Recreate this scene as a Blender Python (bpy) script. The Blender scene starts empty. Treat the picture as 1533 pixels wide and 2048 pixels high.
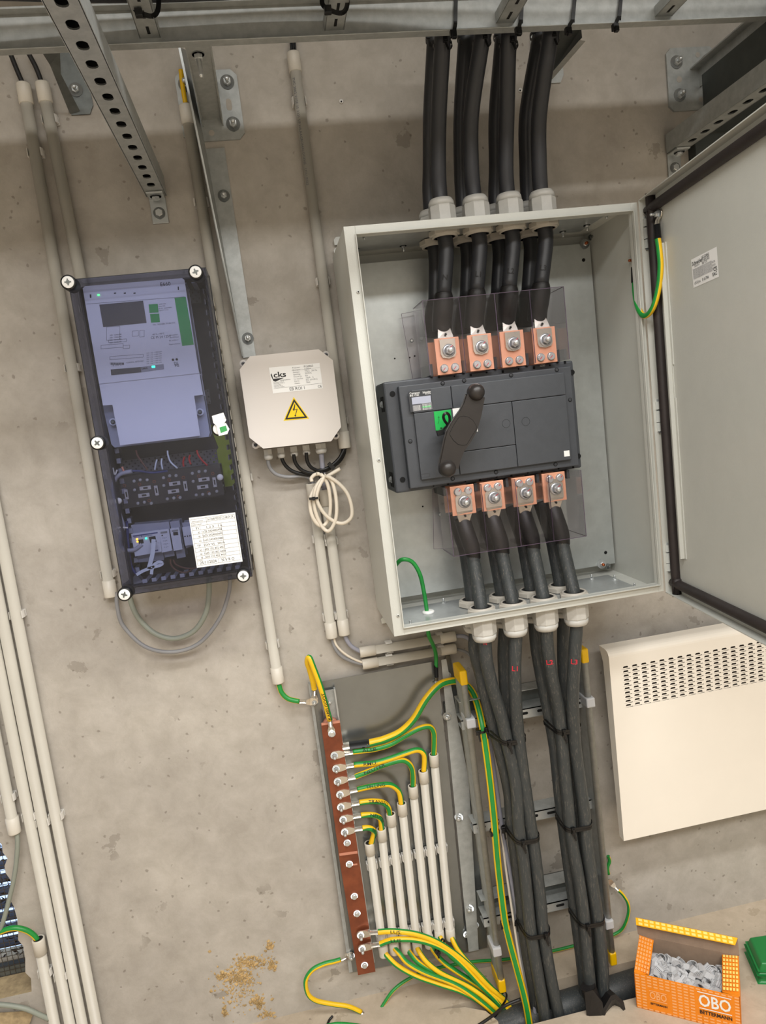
import bpy, bmesh, math, random
from mathutils import Vector, Matrix
random.seed(7)
S = bpy.context.scene
# ------------------------------------------------------------------ camera
FPX = 1385.28
_f = Vector((0.14094634, 0.98107932, -0.13273093)); _r = Vector((0.98005688, -0.15723855, -0.12150946)); _u = Vector((0.14008084, 0.11295754, 0.98367574))
cam = bpy.data.objects.new('camera', bpy.data.cameras.new('camera')); S.collection.objects.link(cam)
cam.matrix_world = Matrix(((_r.x, _u.x, -_f.x, 0), (_r.y, _u.y, -_f.y, 0), (_r.z, _u.z, -_f.z, 0), (0, 0, 0, 1)))
cam.data.sensor_fit = 'VERTICAL'; cam.data.sensor_height = 24.0; cam.data.lens = 24.0 * FPX / 2048.0
cam.data.clip_start = 0.02
S.camera = cam
W = 1.62        # wall plane (y), camera is the origin
FZ = -1.461     # floor level
# ------------------------------------------------------------------ world, lights, exposure
wd = bpy.data.worlds.new('sky'); S.world = wd; wd.use_nodes = True
wd.node_tree.nodes['Background'].inputs[0].default_value = (0.45, 0.62, 1.0, 1)
wd.node_tree.nodes['Background'].inputs[1].default_value = 1.1
def area(name, loc, size, power, color=(1, 0.99, 0.97), target=None, rot=None):
    l = bpy.data.lights.new(name, 'AREA'); l.shape = 'RECTANGLE'; l.size, l.size_y = size; l.energy = power; l.color = color
    o = bpy.data.objects.new(name, l); S.collection.objects.link(o); o.location = loc
    o.rotation_euler = rot or (0, 0, 0)
    return o
area('ceiling_tube_light', (0.6, 0.10, 1.42), (2.8, 0.20), 34)
area('rear_fill_light', (0.3, -1.3, 1.42), (3.4, 0.6), 62)  # broad soft fill added behind the camera, not an observed lamp
S.view_settings.view_transform = 'Standard'; S.view_settings.look = 'None'
S.view_settings.exposure = 0.85; S.view_settings.gamma = 1.0; S.view_settings.use_curve_mapping = False
# ------------------------------------------------------------------ helpers
def ray(x, y): return (x - 766.5) / FPX * _r - (y - 1024.0) / FPX * _u + _f
def P(x, y, Y=W):
    r = ray(x, y); return r * (Y / r.y)
def PZ(x, y, Z=FZ):
    r = ray(x, y); return r * (Z / r.z)
def V(*a): return Vector(a)
X_, Y_, Z_ = V(1, 0, 0), V(0, 1, 0), V(0, 0, 1)
FR = V(0, -1, 0)
def lin(h):
    h = h.lstrip('#'); c = [int(h[i:i + 2], 16) / 255 for i in (0, 2, 4)]
    return tuple((v / 12.92 if v <= .04045 else ((v + .055) / 1.055) ** 2.4) for v in c) + (1,)
M = {}
def mat(name, hexc, rough=.5, metal=0., var=0., scale=20., bump=0., bscale=200., hex2=None, emit=0, spec=.5, stretch=None, lo=.35, hi=.65, detail=4):
    m = bpy.data.materials.new(name); m.use_nodes = True; nt = m.node_tree; b = nt.nodes['Principled BSDF']
    c = lin(hexc); b.inputs['Base Color'].default_value = c; b.inputs['Roughness'].default_value = rough; b.inputs['Metallic'].default_value = metal
    b.inputs['Specular IOR Level'].default_value = spec
    if emit: b.inputs['Emission Color'].default_value = c; b.inputs['Emission Strength'].default_value = emit
    if var or bump or hex2:
        tc = nt.nodes.new('ShaderNodeTexCoord'); mp = nt.nodes.new('ShaderNodeMapping'); nt.links.new(tc.outputs['Object'], mp.inputs[0])
        if stretch: mp.inputs['Scale'].default_value = stretch
    if var or hex2:
        n = nt.nodes.new('ShaderNodeTexNoise'); n.inputs['Scale'].default_value = scale; n.inputs['Detail'].default_value = detail; n.inputs['Roughness'].default_value = .6
        nt.links.new(mp.outputs[0], n.inputs['Vector'])
        r = nt.nodes.new('ShaderNodeValToRGB'); nt.links.new(n.outputs['Fac'], r.inputs[0])
        r.color_ramp.elements[0].position = lo; r.color_ramp.elements[1].position = hi
        if hex2: r.color_ramp.elements[0].color = c; r.color_ramp.elements[1].color = lin(hex2)
        else:
            r.color_ramp.elements[0].color = tuple(v * (1 - var) for v in c[:3]) + (1,); r.color_ramp.elements[1].color = tuple(min(1, v * (1 + var)) for v in c[:3]) + (1,)
        nt.links.new(r.outputs[0], b.inputs['Base Color'])
    if bump:
        n2 = nt.nodes.new('ShaderNodeTexNoise'); n2.inputs['Scale'].default_value = bscale; n2.inputs['Detail'].default_value = 3; nt.links.new(mp.outputs[0], n2.inputs['Vector'])
        bp = nt.nodes.new('ShaderNodeBump'); bp.inputs['Strength'].default_value = bump; bp.inputs['Distance'].default_value = .002
        nt.links.new(n2.outputs['Fac'], bp.inputs['Height']); nt.links.new(bp.outputs[0], b.inputs['Normal'])
    M[name] = m; return m
def glass(name, tint, refl=.06, rough=.05):
    m = bpy.data.materials.new(name); m.use_nodes = True; nt = m.node_tree; nt.nodes.remove(nt.nodes['Principled BSDF'])
    out = nt.nodes['Material Output']; t = nt.nodes.new('ShaderNodeBsdfTransparent'); t.inputs[0].default_value = tint + (1,)
    g = nt.nodes.new('ShaderNodeBsdfGlossy'); g.inputs['Roughness'].default_value = rough
    lw = nt.nodes.new('ShaderNodeLayerWeight'); lw.inputs['Blend'].default_value = .25
    mr = nt.nodes.new('ShaderNodeMapRange'); mr.inputs['To Min'].default_value = refl; mr.inputs['To Max'].default_value = .4
    nt.links.new(lw.outputs['Fresnel'], mr.inputs['Value']); mx = nt.nodes.new('ShaderNodeMixShader')
    nt.links.new(mr.outputs[0], mx.inputs[0]); nt.links.new(t.outputs[0], mx.inputs[1]); nt.links.new(g.outputs[0], mx.inputs[2]); nt.links.new(mx.outputs[0], out.inputs[0])
    M[name] = m; return m
mat('galv', 'a9acaa', .45, .32, .10, 60, .03, 300)
mat('galv_dark', '6c706e', .45, .5, .15, 40)
mat('zincplate', 'b9bdbd', .33, .55, .08, 25)
mat('sheet', '868988', .26, .7, .06, 12, .02, 400)
mat('mountsheet', 'b9bdbb', .36, .55, .06, 30)
mat('bolt', 'd0d3d3', .28, .7)
mat('tin', 'd8d2c6', .24, .85, .06, 60)
mat('copperbar', 'e5a686', .42, .12, .05, 30)
mat('busbar', '935237', .42, .45, .25, 18, .05, 100, hex2='76402c')
mat('copper', 'b06038', .35, .8)
mat('pinkcopper', 'd08f78', .5, .3)
mat('pvc', 'c9c3b6', .42, 0, .03, 8)
mat('pvc_cap', 'd3cdc1', .4)
mat('pvc_white', 'dedbd5', .4)
mat('glandgrey', 'c4c2bc', .45, 0, .04, 60)
mat('glanddim', 'bdb7ac', .45)
mat('paint', 'c6c7c0', .34, 0, .015, 20, .12, 500)
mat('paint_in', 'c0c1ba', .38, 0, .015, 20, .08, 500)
mat('blackcable', '26272a', .42, 0, .2, 60)
mat('blackcable_top', '2b2c30', .42)
mat('sleeve', '1d1b1b', .5, 0, .2, 40, .3, 120)
mat('black', '0f0f10', .45)
mat('tieblack', '0e0e0f', .38)
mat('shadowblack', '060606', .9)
mat('yellow', 'f0c21a', .38, 0, .05, 30)
mat('green', '1f8a3a', .38, 0, .08, 30)
mat('ygdust', 'c9b48a', .7)
mat('capyellow', 'e8b800', .4)
mat('greycable', '8b8b8d', .45)
mat('greencable_grey', '8d9287', .5)
mat('bluegrey', '9a9ba8', .45)
mat('whitecable', 'e6dccb', .42)
mat('switch', '45484d', .48, 0, .05, 40, .1, 900)
mat('switch_dark', '323438', .5)
mat('handle', '2a2624', .36, 0, .08, 40)
mat('switchgreen', '1fae4f', .4, emit=0)
mat('white', 'efefec', .5)
mat('paper', 'f4f4f2', .55)
mat('print', '1b1a1c', .6)
mat('printgrey', '77777a', .6)
mat('penblack', '101010', .6)
mat('penred', 'd03040', .6)
mat('warnyellow', 'f2cf00', .45)
mat('cksbox', 'd9d3cd', .45)
mat('meterwhite', 'd9dbe6', .45)
mat('metershade', 'a9adbd', .5)
mat('lcd', '4b4a4c', .3)
mat('metergreen', '3a9e55', .5)
mat('ledgreen', '30ff50', .5, emit=6)
mat('ledteal', '20ffa0', .5, emit=5)
mat('ledorange', 'ffb020', .5, emit=5)
mat('housing', 'b9b4a8', .5)
mat('innershade', '2c2b33', .6)  # grey housing interior darkened in colour for the dimness under the smoky cover
mat('innerplate', '66656a', .5, .2)
mat('din', 'b9bcc8', .5)
mat('trunking', '8d8f9c', .5)
mat('wirered', 'b01c22', .45)
mat('wirebrown', '5d3c31', .5)
mat('wireblue', '26336e', .5)
mat('wirewhite', 'c9d0dc', .5)
mat('limesheet', 'a5bb1e', .6)
mat('heater', 'efe8dc', .4, 0, .01, 8)
mat('heaterin', '4a403a', .7)
mat('gasket', '2b2423', .55, 0, .15, 30)
mat('obo', 'f08a14', .5, 0, .04, 40)
mat('obolight', 'f6b070', .5)
mat('oboyellow', 'f6b60e', .5)
mat('oboyell2', 'f9e07a', .5)
mat('cardboard', '8e7a68', .8, 0, .08, 40)
mat('clipgrey', 'b7b8ba', .45)
mat('casegreen', '1d7a3c', .4)
mat('foam', 'b39768', .9, 0, .3, 90, .6, 80)
mat('slat', '35281f', .7, 0, .3, 40)
mat('wire', '5a5348', .6, .4)
mat('debris', '3a2f26', .9, 0, .3, 60)
mat('sand', 'a89574', .9, 0, .2, 60, .4, 120)
mat('sidepanel', '4b504f', .5, .5, .1, 20)
mat('rust', 'a08a60', .6, .4, .3, 40)
glass('smoke', (.77, .79, .88), .03, .03)
glass('clear', (.975, .965, .98), .015, .05)
mat('clearedge', '5a4a5e', .3)
# scratched cable
def scratched():
    m = mat('scratchcable', '383c3d', .5, 0, 0, 1, 0, 1, hex2='8f887c', stretch=(1, 1, .10), lo=.54, hi=.80, detail=8)
    for n in m.node_tree.nodes:
        if n.type == 'TEX_NOISE': n.inputs['Scale'].default_value = 380; n.inputs['Roughness'].default_value = .75
scratched()
def concrete(name, c1, c2, c3, floor=False):
    m = bpy.data.materials.new(name); m.use_nodes = True; nt = m.node_tree; b = nt.nodes['Principled BSDF']; N = nt.nodes.new; L = nt.links.new
    b.inputs['Roughness'].default_value = .8; b.inputs['Specular IOR Level'].default_value = .3
    tc = N('ShaderNodeTexCoord')
    def noise(scale, det, rough=.6, dist=0):
        n = N('ShaderNodeTexNoise'); n.inputs['Scale'].default_value = scale; n.inputs['Detail'].default_value = det; n.inputs['Roughness'].default_value = rough; n.inputs['Distortion'].default_value = dist
        L(tc.outputs['Object'], n.inputs['Vector']); return n
    def ramp(src, p0, c0, p1, c1_):
        r = N('ShaderNodeValToRGB'); L(src, r.inputs[0]); r.color_ramp.elements[0].position = p0; r.color_ramp.elements[0].color = c0; r.color_ramp.elements[1].position = p1; r.color_ramp.elements[1].color = c1_; return r
    def mix(fac, a, bb, typ='MIX'):
        x = N('ShaderNodeMixRGB'); x.blend_type = typ
        if isinstance(fac, float): x.inputs[0].default_value = fac
        else: L(fac, x.inputs[0])
        for s, i in ((a, 1), (bb, 2)):
            if isinstance(s, tuple): x.inputs[i].default_value = s
            else: L(s, x.inputs[i])
        return x.outputs[0]
    big = ramp(noise(2.6, 6, .6, .4).outputs['Fac'], .38, lin(c1), .62, lin(c2))
    fine = ramp(noise(16, 8, .7, .3).outputs['Fac'], .35, (.86, .85, .83, 1), .68, (1.06, 1.06, 1.06, 1))
    col = mix(1.0, big.outputs[0], fine.outputs[0], 'MULTIPLY')
    # patches of laitance
    vz = N('ShaderNodeTexVoronoi'); vz.inputs['Scale'].default_value = 9; vz.inputs['Randomness'].default_value = 1
    ad = N('ShaderNodeVectorMath'); ad.operation = 'ADD'; nn = noise(30, 4); sc = N('ShaderNodeVectorMath'); sc.operation = 'SCALE'; sc.inputs['Scale'].default_value = .08
    L(nn.outputs['Color'], sc.inputs[0]); L(tc.outputs['Object'], ad.inputs[0]); L(sc.outputs[0], ad.inputs[1]); L(ad.outputs[0], vz.inputs['Vector'])
    pt = ramp(vz.outputs['Distance'], .14, (1, 1, 1, 1), .16, (0, 0, 0, 1))
    pz = ramp(noise(5, 2).outputs['Fac'], .44, (0, 0, 0, 1), .52, (1, 1, 1, 1))
    pf = mix(1.0, pt.outputs[0], pz.outputs[0], 'MULTIPLY'); pf2 = mix(.6, (0, 0, 0, 1), pf)
    col = mix(pf2, col, lin(c3))
    # small air voids
    vo = N('ShaderNodeTexVoronoi'); vo.inputs['Scale'].default_value = 38; ad2 = N('ShaderNodeVectorMath'); ad2.operation = 'ADD'; sc2 = N('ShaderNodeVectorMath'); sc2.operation = 'SCALE'; sc2.inputs['Scale'].default_value = .022
    L(nn.outputs['Color'], sc2.inputs[0]); L(tc.outputs['Object'], ad2.inputs[0]); L(sc2.outputs[0], ad2.inputs[1]); L(ad2.outputs[0], vo.inputs['Vector'])
    vr = ramp(vo.outputs['Distance'], .09, (1, 1, 1, 1), .15, (0, 0, 0, 1))
    wn = ramp(vo.outputs['Color'], .66, (0, 0, 0, 1), .70, (1, 1, 1, 1))
    vf = mix(1.0, vr.outputs[0], wn.outputs[0], 'MULTIPLY'); vf2 = mix(.42, (0, 0, 0, 1), vf)
    col = mix(vf2, col, lin('5b5044'))
    L(col, b.inputs['Base Color'])
    bp = N('ShaderNodeBump'); bp.inputs['Strength'].default_value = .25; bp.inputs['Distance'].default_value = .002
    h = mix(.8, noise(120, 4).outputs['Fac'], vf, 'SUBTRACT'); L(h, bp.inputs['Height']); L(bp.outputs[0], b.inputs['Normal'])
    M[name] = m
concrete('concrete', 'ada79f', 'bdb7ae', '8d867c')
concrete('roomconcrete', 'c2bdb4', 'cdc8c0', 'b8b2a8')
concrete('floorconcrete', 'b3a592', 'c2b4a1', 'a39580')
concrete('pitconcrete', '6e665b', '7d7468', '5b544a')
concrete('dustconcrete', 'c9b4a0', 'd2bfab', 'b8a48e')

_tcache = {}
def text_mesh(s, bold=0.0, fine=False):
    k = (s, bold, fine)
    if k in _tcache: return _tcache[k]
    c = bpy.data.curves.new('t', 'FONT'); c.body = s; c.size = 1; c.resolution_u = 2; c.offset = bold
    o = bpy.data.objects.new('t', c); S.collection.objects.link(o); dg = bpy.context.evaluated_depsgraph_get()
    me = bpy.data.meshes.new_from_object(o.evaluated_get(dg))
    if fine:          # short edges, so that the letters can follow a round cable
        bm = bmesh.new(); bm.from_mesh(me); bmesh.ops.triangulate(bm, faces=bm.faces)
        for _ in range(4):
            le = [e for e in bm.edges if e.calc_length() > .14]
            if not le: break
            bmesh.ops.subdivide_edges(bm, edges=le, cuts=1); bmesh.ops.triangulate(bm, faces=bm.faces)
        bm.to_mesh(me); bm.free()
    vs = [v.co.copy() for v in me.vertices]; fs = [tuple(p.vertices) for p in me.polygons]
    bpy.data.objects.remove(o); bpy.data.curves.remove(c); bpy.data.meshes.remove(me)
    w = max([v.x for v in vs] or [0]); _tcache[k] = (vs, fs, w); return _tcache[k]
def basis(ax):
    ax = ax.normalized(); t = X_ if abs(ax.x) < .8 else Z_
    a = ax.cross(t).normalized(); return a, ax.cross(a)
def crom(pts, n=6):
    pts = [Vector(p) for p in pts]
    if len(pts) < 3: return pts
    q = [pts[0] * 2 - pts[1]] + pts + [pts[-1] * 2 - pts[-2]]; out = []
    for i in range(1, len(q) - 2):
        a, b, c, d = q[i - 1:i + 3]
        for k in range(n):
            t = k / n
            out.append(.5 * ((2 * b) + (c - a) * t + (2 * a - 5 * b + 4 * c - d) * t * t + (3 * b - a - 3 * c + d) * t ** 3))
    out.append(pts[-1]); return out
def frames(path, ref=FR):
    T = [(path[min(i + 1, len(path) - 1)] - path[max(i - 1, 0)]).normalized() for i in range(len(path))]
    F = []; f = ref
    for t in T:
        f = f - t * f.dot(t)
        if f.length < 1e-4: f = basis(t)[0]
        f = f.normalized(); F.append(f)
    return T, F
def camtext(m, txt, path, z, size, r, mt, shift=0.):
    cp = crom(path, 10); k = min(range(1, len(cp)), key=lambda q: abs(cp[q].z - z)); C_ = cp[k]; T_ = (cp[k] - cp[k - 1]).normalized()
    if T_.z > 0: T_ = -T_
    fr = -C_; fr = (fr - T_ * fr.dot(T_)).normalized(); yd = -T_; xd = yd.cross(fr) * 1.0
    if xd.x < 0: xd = -xd
    vs, fs, w_ = text_mesh(txt, .02, True); out = []
    for v in vs:
        a_ = (v.x - w_ / 2) * size / r + shift; out.append(C_ + yd * (v.y * size) + fr * (math.cos(a_) * (r + .0006)) + xd * (math.sin(a_) * (r + .0006)))
    m.add(out, fs, mt)
class MB:
    def __init__(s): s.v = []; s.f = []; s.m = []; s.sm = []; s.mats = []
    def mi(s, m):
        if m not in s.mats: s.mats.append(m)
        return s.mats.index(m)
    def add(s, vs, fs, m, smooth=False):
        b = len(s.v); s.v += [tuple(v) for v in vs]; i = s.mi(m)
        for f in fs: s.f.append(tuple(b + k for k in f)); s.m.append(i); s.sm.append(smooth)
        return s
    def box(s, a, b, m):
        (x0, y0, z0), (x1, y1, z1) = a, b
        vs = [(x, y, z) for x in (x0, x1) for y in (y0, y1) for z in (z0, z1)]
        return s.add(vs, [(0, 1, 3, 2), (4, 6, 7, 5), (0, 4, 5, 1), (2, 3, 7, 6), (0, 2, 6, 4), (1, 5, 7, 3)], m)
    def obox(s, c, ax, ay, az, hx, hy, hz, m):
        vs = [c + ax * (hx * i) + ay * (hy * j) + az * (hz * k) for i in (-1, 1) for j in (-1, 1) for k in (-1, 1)]
        return s.add(vs, [(0, 1, 3, 2), (4, 6, 7, 5), (0, 4, 5, 1), (2, 3, 7, 6), (0, 2, 6, 4), (1, 5, 7, 3)], m)
    def beam(s, p, q, w, h, m, side=None):
        t = (q - p).normalized(); a = (side - t * side.dot(t)).normalized() if side else basis(t)[0]; b = t.cross(a)
        return s.obox((p + q) / 2, t, a, b, (q - p).length / 2, w / 2, h / 2, m)
    def prism(s, pts, d, m):          # polygon (3d points) extruded by vector d
        n = len(pts); vs = [Vector(p) for p in pts]; vs += [p + d for p in vs]
        fs = [tuple(range(n)), tuple(range(2 * n - 1, n - 1, -1))] + [(i, (i + 1) % n, n + (i + 1) % n, n + i) for i in range(n)]
        return s.add(vs, fs, m)
    def quad(s, a, b, c, d, m): return s.add([a, b, c, d], [(0, 1, 2, 3)], m)
    def lathe(s, prof, o, ax, m, n=20, smooth=True, phase=0):
        a, b = basis(ax); ax = ax.normalized(); vs = []; fs = []
        for r, h in prof:
            for k in range(n):
                t = 2 * math.pi * k / n + phase; vs.append(o + ax * h + (a * math.cos(t) + b * math.sin(t)) * max(r, 1e-5))
        for i in range(len(prof) - 1):
            for k in range(n): fs.append((i * n + k, i * n + (k + 1) % n, (i + 1) * n + (k + 1) % n, (i + 1) * n + k))
        fs.append(tuple(range(n - 1, -1, -1))); fs.append(tuple(range((len(prof) - 1) * n, len(prof) * n)))
        return s.add(vs, fs, m, smooth)
    def cyl(s, p, q, r, m, n=16, smooth=True, r2=None):
        ax = q - p; L = ax.length; e = min(L * .02, .0004)
        return s.lathe([(r, 0), (r, 0), (r2 or r, L), (r2 or r, L)], p, ax, m, n, smooth)
    def tube(s, pts, r, m, n=14, sub=6, sectors=None, a0=0, width=150, twist=0, cap=True, sat=1):
        path = crom(pts, sub); T, F = frames(path); vs = []; L = len(path)
        rad = r if callable(r) else (lambda t: r)
        for i, p in enumerate(path):
            f = F[i]; bb = f.cross(T[i]); rr = rad(i / (L - 1))
            for k in range(n):
                t = 2 * math.pi * k / n + (math.radians(a0 + twist * min(1, i / L * sat)) if sectors else 0); vs.append(p + (f * math.cos(t) + bb * math.sin(t)) * rr)
        base = len(s.v); s.v += [tuple(v) for v in vs]
        i1 = s.mi(m); i2 = s.mi(sectors) if sectors else i1
        for i in range(L - 1):
            for k in range(n):
                s.f.append(tuple(base + x for x in (i * n + k, i * n + (k + 1) % n, (i + 1) * n + (k + 1) % n, (i + 1) * n + k)))
                a = ((k + .5) * 360 / n + 180) % 360 - 180
                s.m.append(i2 if sectors and abs(a) < width / 2 else i1); s.sm.append(True)
        if cap:
            for o in (0, (L - 1) * n): s.f.append(tuple(base + o + k for k in range(n))); s.m.append(i1); s.sm.append(False)
        return s
    def text(s, t, o, xd, yd, size, m, bold=0., center=False, width=None):
        vs, fs, w = text_mesh(t, bold); sx = size
        if width: sx = width / max(w, 1e-6)
        off = -w * sx / 2 if center else 0
        return s.add([o + xd * (v.x * sx + off) + yd * (v.y * size) for v in vs], fs, m)
    def tubetext(s, t, pts, r, s0, size, m, a=0., bold=0., flip=False, width=None, ref=FR):
        vs, fs, w = text_mesh(t, bold, True); path = crom(pts, 8); T, F = frames(path, ref); acc = [0]
        for i in range(1, len(path)): acc.append(acc[-1] + (path[i] - path[i - 1]).length)
        out = []; sx = size if not width else width / w
        for v in vs:
            d = s0 + v.x * sx * (-1 if flip else 1); d = max(0, min(acc[-1] - 1e-6, d)); i = 0
            while acc[i + 1] < d: i += 1
            u = (d - acc[i]) / (acc[i + 1] - acc[i]); p = path[i].lerp(path[i + 1], u); f = F[i].lerp(F[i + 1], u).normalized(); tt = T[i].lerp(T[i + 1], u).normalized(); b = f.cross(tt)
            ph = math.radians(a) + (v.y - .35) * size / r * (-1 if flip else 1)
            out.append(p + (f * math.cos(ph) + b * math.sin(ph)) * (r + .0004))
        return s.add(out, fs, m)
    def holes(s, o, xd, yd, cells, t, m, inner=None):
        """cells: (x0,y0,x1,y1,[hole pts]|None) in the plane o+xd+yd; t = thickness vector"""
        for (x0, y0, x1, y1, h) in cells:
            if not h: s.quad(*[o + xd * x + yd * y for x, y in ((x0, y0), (x1, y0), (x1, y1), (x0, y1))], m); continue
            cx = sum(p[0] for p in h) / len(h); cy = sum(p[1] for p in h) / len(h); out = []
            for (x, y) in h:
                dx, dy = x - cx, y - cy; k = min(((x1 - cx) / dx if dx > 0 else (x0 - cx) / dx) if abs(dx) > 1e-9 else 1e9, ((y1 - cy) / dy if dy > 0 else (y0 - cy) / dy) if abs(dy) > 1e-9 else 1e9)
                out.append((cx + dx * k, cy + dy * k))
            n = len(h); base = [o + xd * x + yd * y for x, y in h] + [o + xd * x + yd * y for x, y in out]; fs = []
            cor = [(x0, y0), (x1, y0), (x1, y1), (x0, y1)]; cidx = {}
            for c in cor: cidx[c] = len(base); base.append(o + xd * c[0] + yd * c[1])
            for i in range(n):
                j = (i + 1) % n; a, b = out[i], out[j]; f = [i, n + i]
                on = lambda p: (abs(p[0] - x0) < 1e-7, abs(p[0] - x1) < 1e-7, abs(p[1] - y0) < 1e-7, abs(p[1] - y1) < 1e-7)
                if not any(p and q for p, q in zip(on(a), on(b))):
                    best = min(cor, key=lambda c: abs(c[0] - (a[0] + b[0]) / 2) + abs(c[1] - (a[1] + b[1]) / 2)); f.append(cidx[best])
                f += [n + j, j]; fs.append(tuple(f))
            s.add(base, fs, m)
            rim = [o + xd * x + yd * y for x, y in h]; rim += [p + t for p in rim]
            s.add(rim, [(i, (i + 1) % n, n + (i + 1) % n, n + i) for i in range(n)], inner or m)
        return s
    def bolt(s, c, ax=FR, r=.007, h=.006, wr=None, stud=0, m='bolt', n=6):
        ax = ax.normalized(); wr = wr or r * 1.5
        s.cyl(c, c + ax * .002, wr, m, 18)
        s.lathe([(r * .98, 0), (r, .0005), (r, h * .85), (r * .85, h)], c + ax * .002, ax, m, n, False)
        if stud: s.lathe([(r * .55, 0), (r * .55, stud * .85), (r * .4, stud)], c + ax * (.002 + h), ax, m, 12)
        return s
    def build(s, name, parent=None, bevel=0, label=None, kind=None, seg=2):
        me = bpy.data.meshes.new(name); me.from_pydata(s.v, [], s.f); me.update()
        for k in s.mats: me.materials.append(M[k])
        me.polygons.foreach_set('material_index', s.m); me.polygons.foreach_set('use_smooth', s.sm)
        o = bpy.data.objects.new(name, me); S.collection.objects.link(o)
        if parent: o.parent = parent; o.matrix_parent_inverse = Matrix.Translation(-parent.location) if parent.parent is None and parent.type == 'EMPTY' else Matrix.Identity(4)
        if bevel:
            b = o.modifiers.new('bevel', 'BEVEL'); b.width = bevel; b.segments = seg; b.limit_method = 'ANGLE'; b.angle_limit = .7
        if label: o['label'] = label
        if kind: o['kind'] = kind
        return o
def tag(o, label, cat, group=None, kind=None):
    o['label'] = label; o['category'] = cat
    if group: o['group'] = group
    if kind: o['kind'] = kind
    return o
def thing(name, label, cat, loc, group=None):
    o = bpy.data.objects.new(name, None); S.collection.objects.link(o); o.location = loc; o.empty_display_size = .02
    return tag(o, label, cat, group)
def pxs(pts, Y0, Y1=None):
    n = len(pts); Y1 = Y0 if Y1 is None else Y1
    return [P(x, y, Y0 + (Y1 - Y0) * i / (n - 1)) for i, (x, y) in enumerate(pts)]
# ------------------------------------------------------------------ the setting
XO = P(30, 1820, W).x                      # right edge of the louvred opening
def struct(name, mb, **k):
    o = mb.build(name, **k); o['kind'] = 'structure'; return o
CE = 1.5; XL, XR = -2.2, 2.9; YB = -2.6; WT = .18
OZ0, OZ1, OXL = -1.24, -.45, -1.7
w = MB()
N = 46; edge = []
for i in range(N + 1):
    z = OZ0 + (OZ1 - OZ0) * i / N; edge.append((XO + random.uniform(-.004, .004) + .004 * math.sin(i * 1.3), z))
def wallface(y, flip):
    q = lambda a, b, c, d: w.quad(*[V(x, y, z) for x, z in ((a, b), (c, b), (c, d), (a, d))], 'concrete')
    q(XL, FZ - .6, XR, OZ0); q(XL, OZ1, XR, CE); q(XL, OZ0, OXL, OZ1)
    for (xa, za), (xb, zb) in zip(edge, edge[1:]):
        w.add([V(xa, y, za), V(XR, y, za), V(XR, y, zb), V(xb, y, zb)], [(0, 1, 2, 3)], 'concrete')
wallface(W, 0); wallface(W + WT, 1)
for (xa, za), (xb, zb) in zip(edge, edge[1:]):
    w.add([V(xa, W, za), V(xa + .012, W + .05, za), V(xb + .012, W + .05, zb), V(xb, W, zb)], [(0, 1, 2, 3)], 'concrete')
    w.add([V(xa + .012, W + .05, za), V(xa + .012, W + WT, za), V(xb + .012, W + WT, zb), V(xb + .012, W + .05, zb)], [(0, 1, 2, 3)], 'concrete')
w.quad(V(OXL, W, OZ0), V(XO + .01, W, OZ0), V(XO + .01, W + WT, OZ0), V(OXL, W + WT, OZ0), 'sand')
w.quad(V(OXL, W, OZ1), V(XO + .01, W, OZ1), V(XO + .01, W + WT, OZ1), V(OXL, W + WT, OZ1), 'concrete')
struct('wall_back', w)
struct('wall_left', MB().box((XL - .1, YB, FZ - .6), (XL, W, CE), 'roomconcrete'))
struct('wall_right', MB().box((XR, YB, FZ - .6), (XR + .1, W, CE), 'roomconcrete'))
struct('wall_front', MB().box((XL, YB - .1, FZ - .6), (XR, YB, CE), 'roomconcrete'))
struct('ceiling', MB().box((XL, YB, CE), (XR, W, CE + .1), 'roomconcrete'))
# floor with a cable pit
pa = PZ(850, 1955); pb = PZ(985, 2020); PXL = .20; PXR = .78; PY0 = 1.424; PY1 = 1.528
fl = MB()
T = -.5
def slab(x0, y0, x1, y1, m='floorconcrete'): fl.box((x0, y0, FZ + T), (x1, y1, FZ), m)
slab(XL, YB, XR, PY0); slab(PXR, PY0, XR, W); slab(.0, PY1, PXR, W); 
# left slab, rounded corner, dusty top
pts = [V(XL, PY0, FZ), V(.33, PY0, FZ), V(.335, 1.455, FZ), V(.315, 1.49, FZ), V(.27, 1.515, FZ), V(.2, PY1, FZ), V(XL, PY1, FZ)]
fl.prism(pts, V(0, 0, T), 'floorconcrete'); slab(XL, PY1, .0, W)
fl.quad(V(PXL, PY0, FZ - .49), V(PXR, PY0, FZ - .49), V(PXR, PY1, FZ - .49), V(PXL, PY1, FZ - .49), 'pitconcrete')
struct('floor', fl)

# ------------------------------------------------------------------ louvred vent in the opening
Yv = W + .075
vent = thing('louvre_vent', 'dark louvred vent behind wire mesh in the ragged wall opening at bottom left', 'vent', V(XO - .3, Yv, OZ0))
vf = MB(); vx0, vx1 = XO - .9, XO + .012
vf.box((vx0, Yv, OZ0), (vx1, Yv + .02, OZ0 + .022), 'galv_dark'); vf.box((vx1 - .012, Yv, OZ0), (vx1, Yv + .02, OZ1), 'galv_dark'); vf.box((vx0, Yv, OZ1 - .02), (vx1, Yv + .02, OZ1), 'galv_dark')
vf.build('frame', vent)
z = OZ0 + .035; k = 0
slatme = None
while z < OZ1 - .03:
    mb = MB(); mb.obox(V((vx0 + vx1) / 2, Yv + .065, z + .010), X_, V(0, .993, -.12), V(0, .12, .993), (vx1 - vx0) / 2, .024, .0012, 'slat')
    mb.build('slat', vent)
    z += .0345; k += 1
mesh = MB(); g = .0125; x = vx0
while x < vx1: mesh.box((x, Yv - .001, OZ0), (x + .0012, Yv, OZ1), 'wire'); x += g
zz = OZ0
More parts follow.
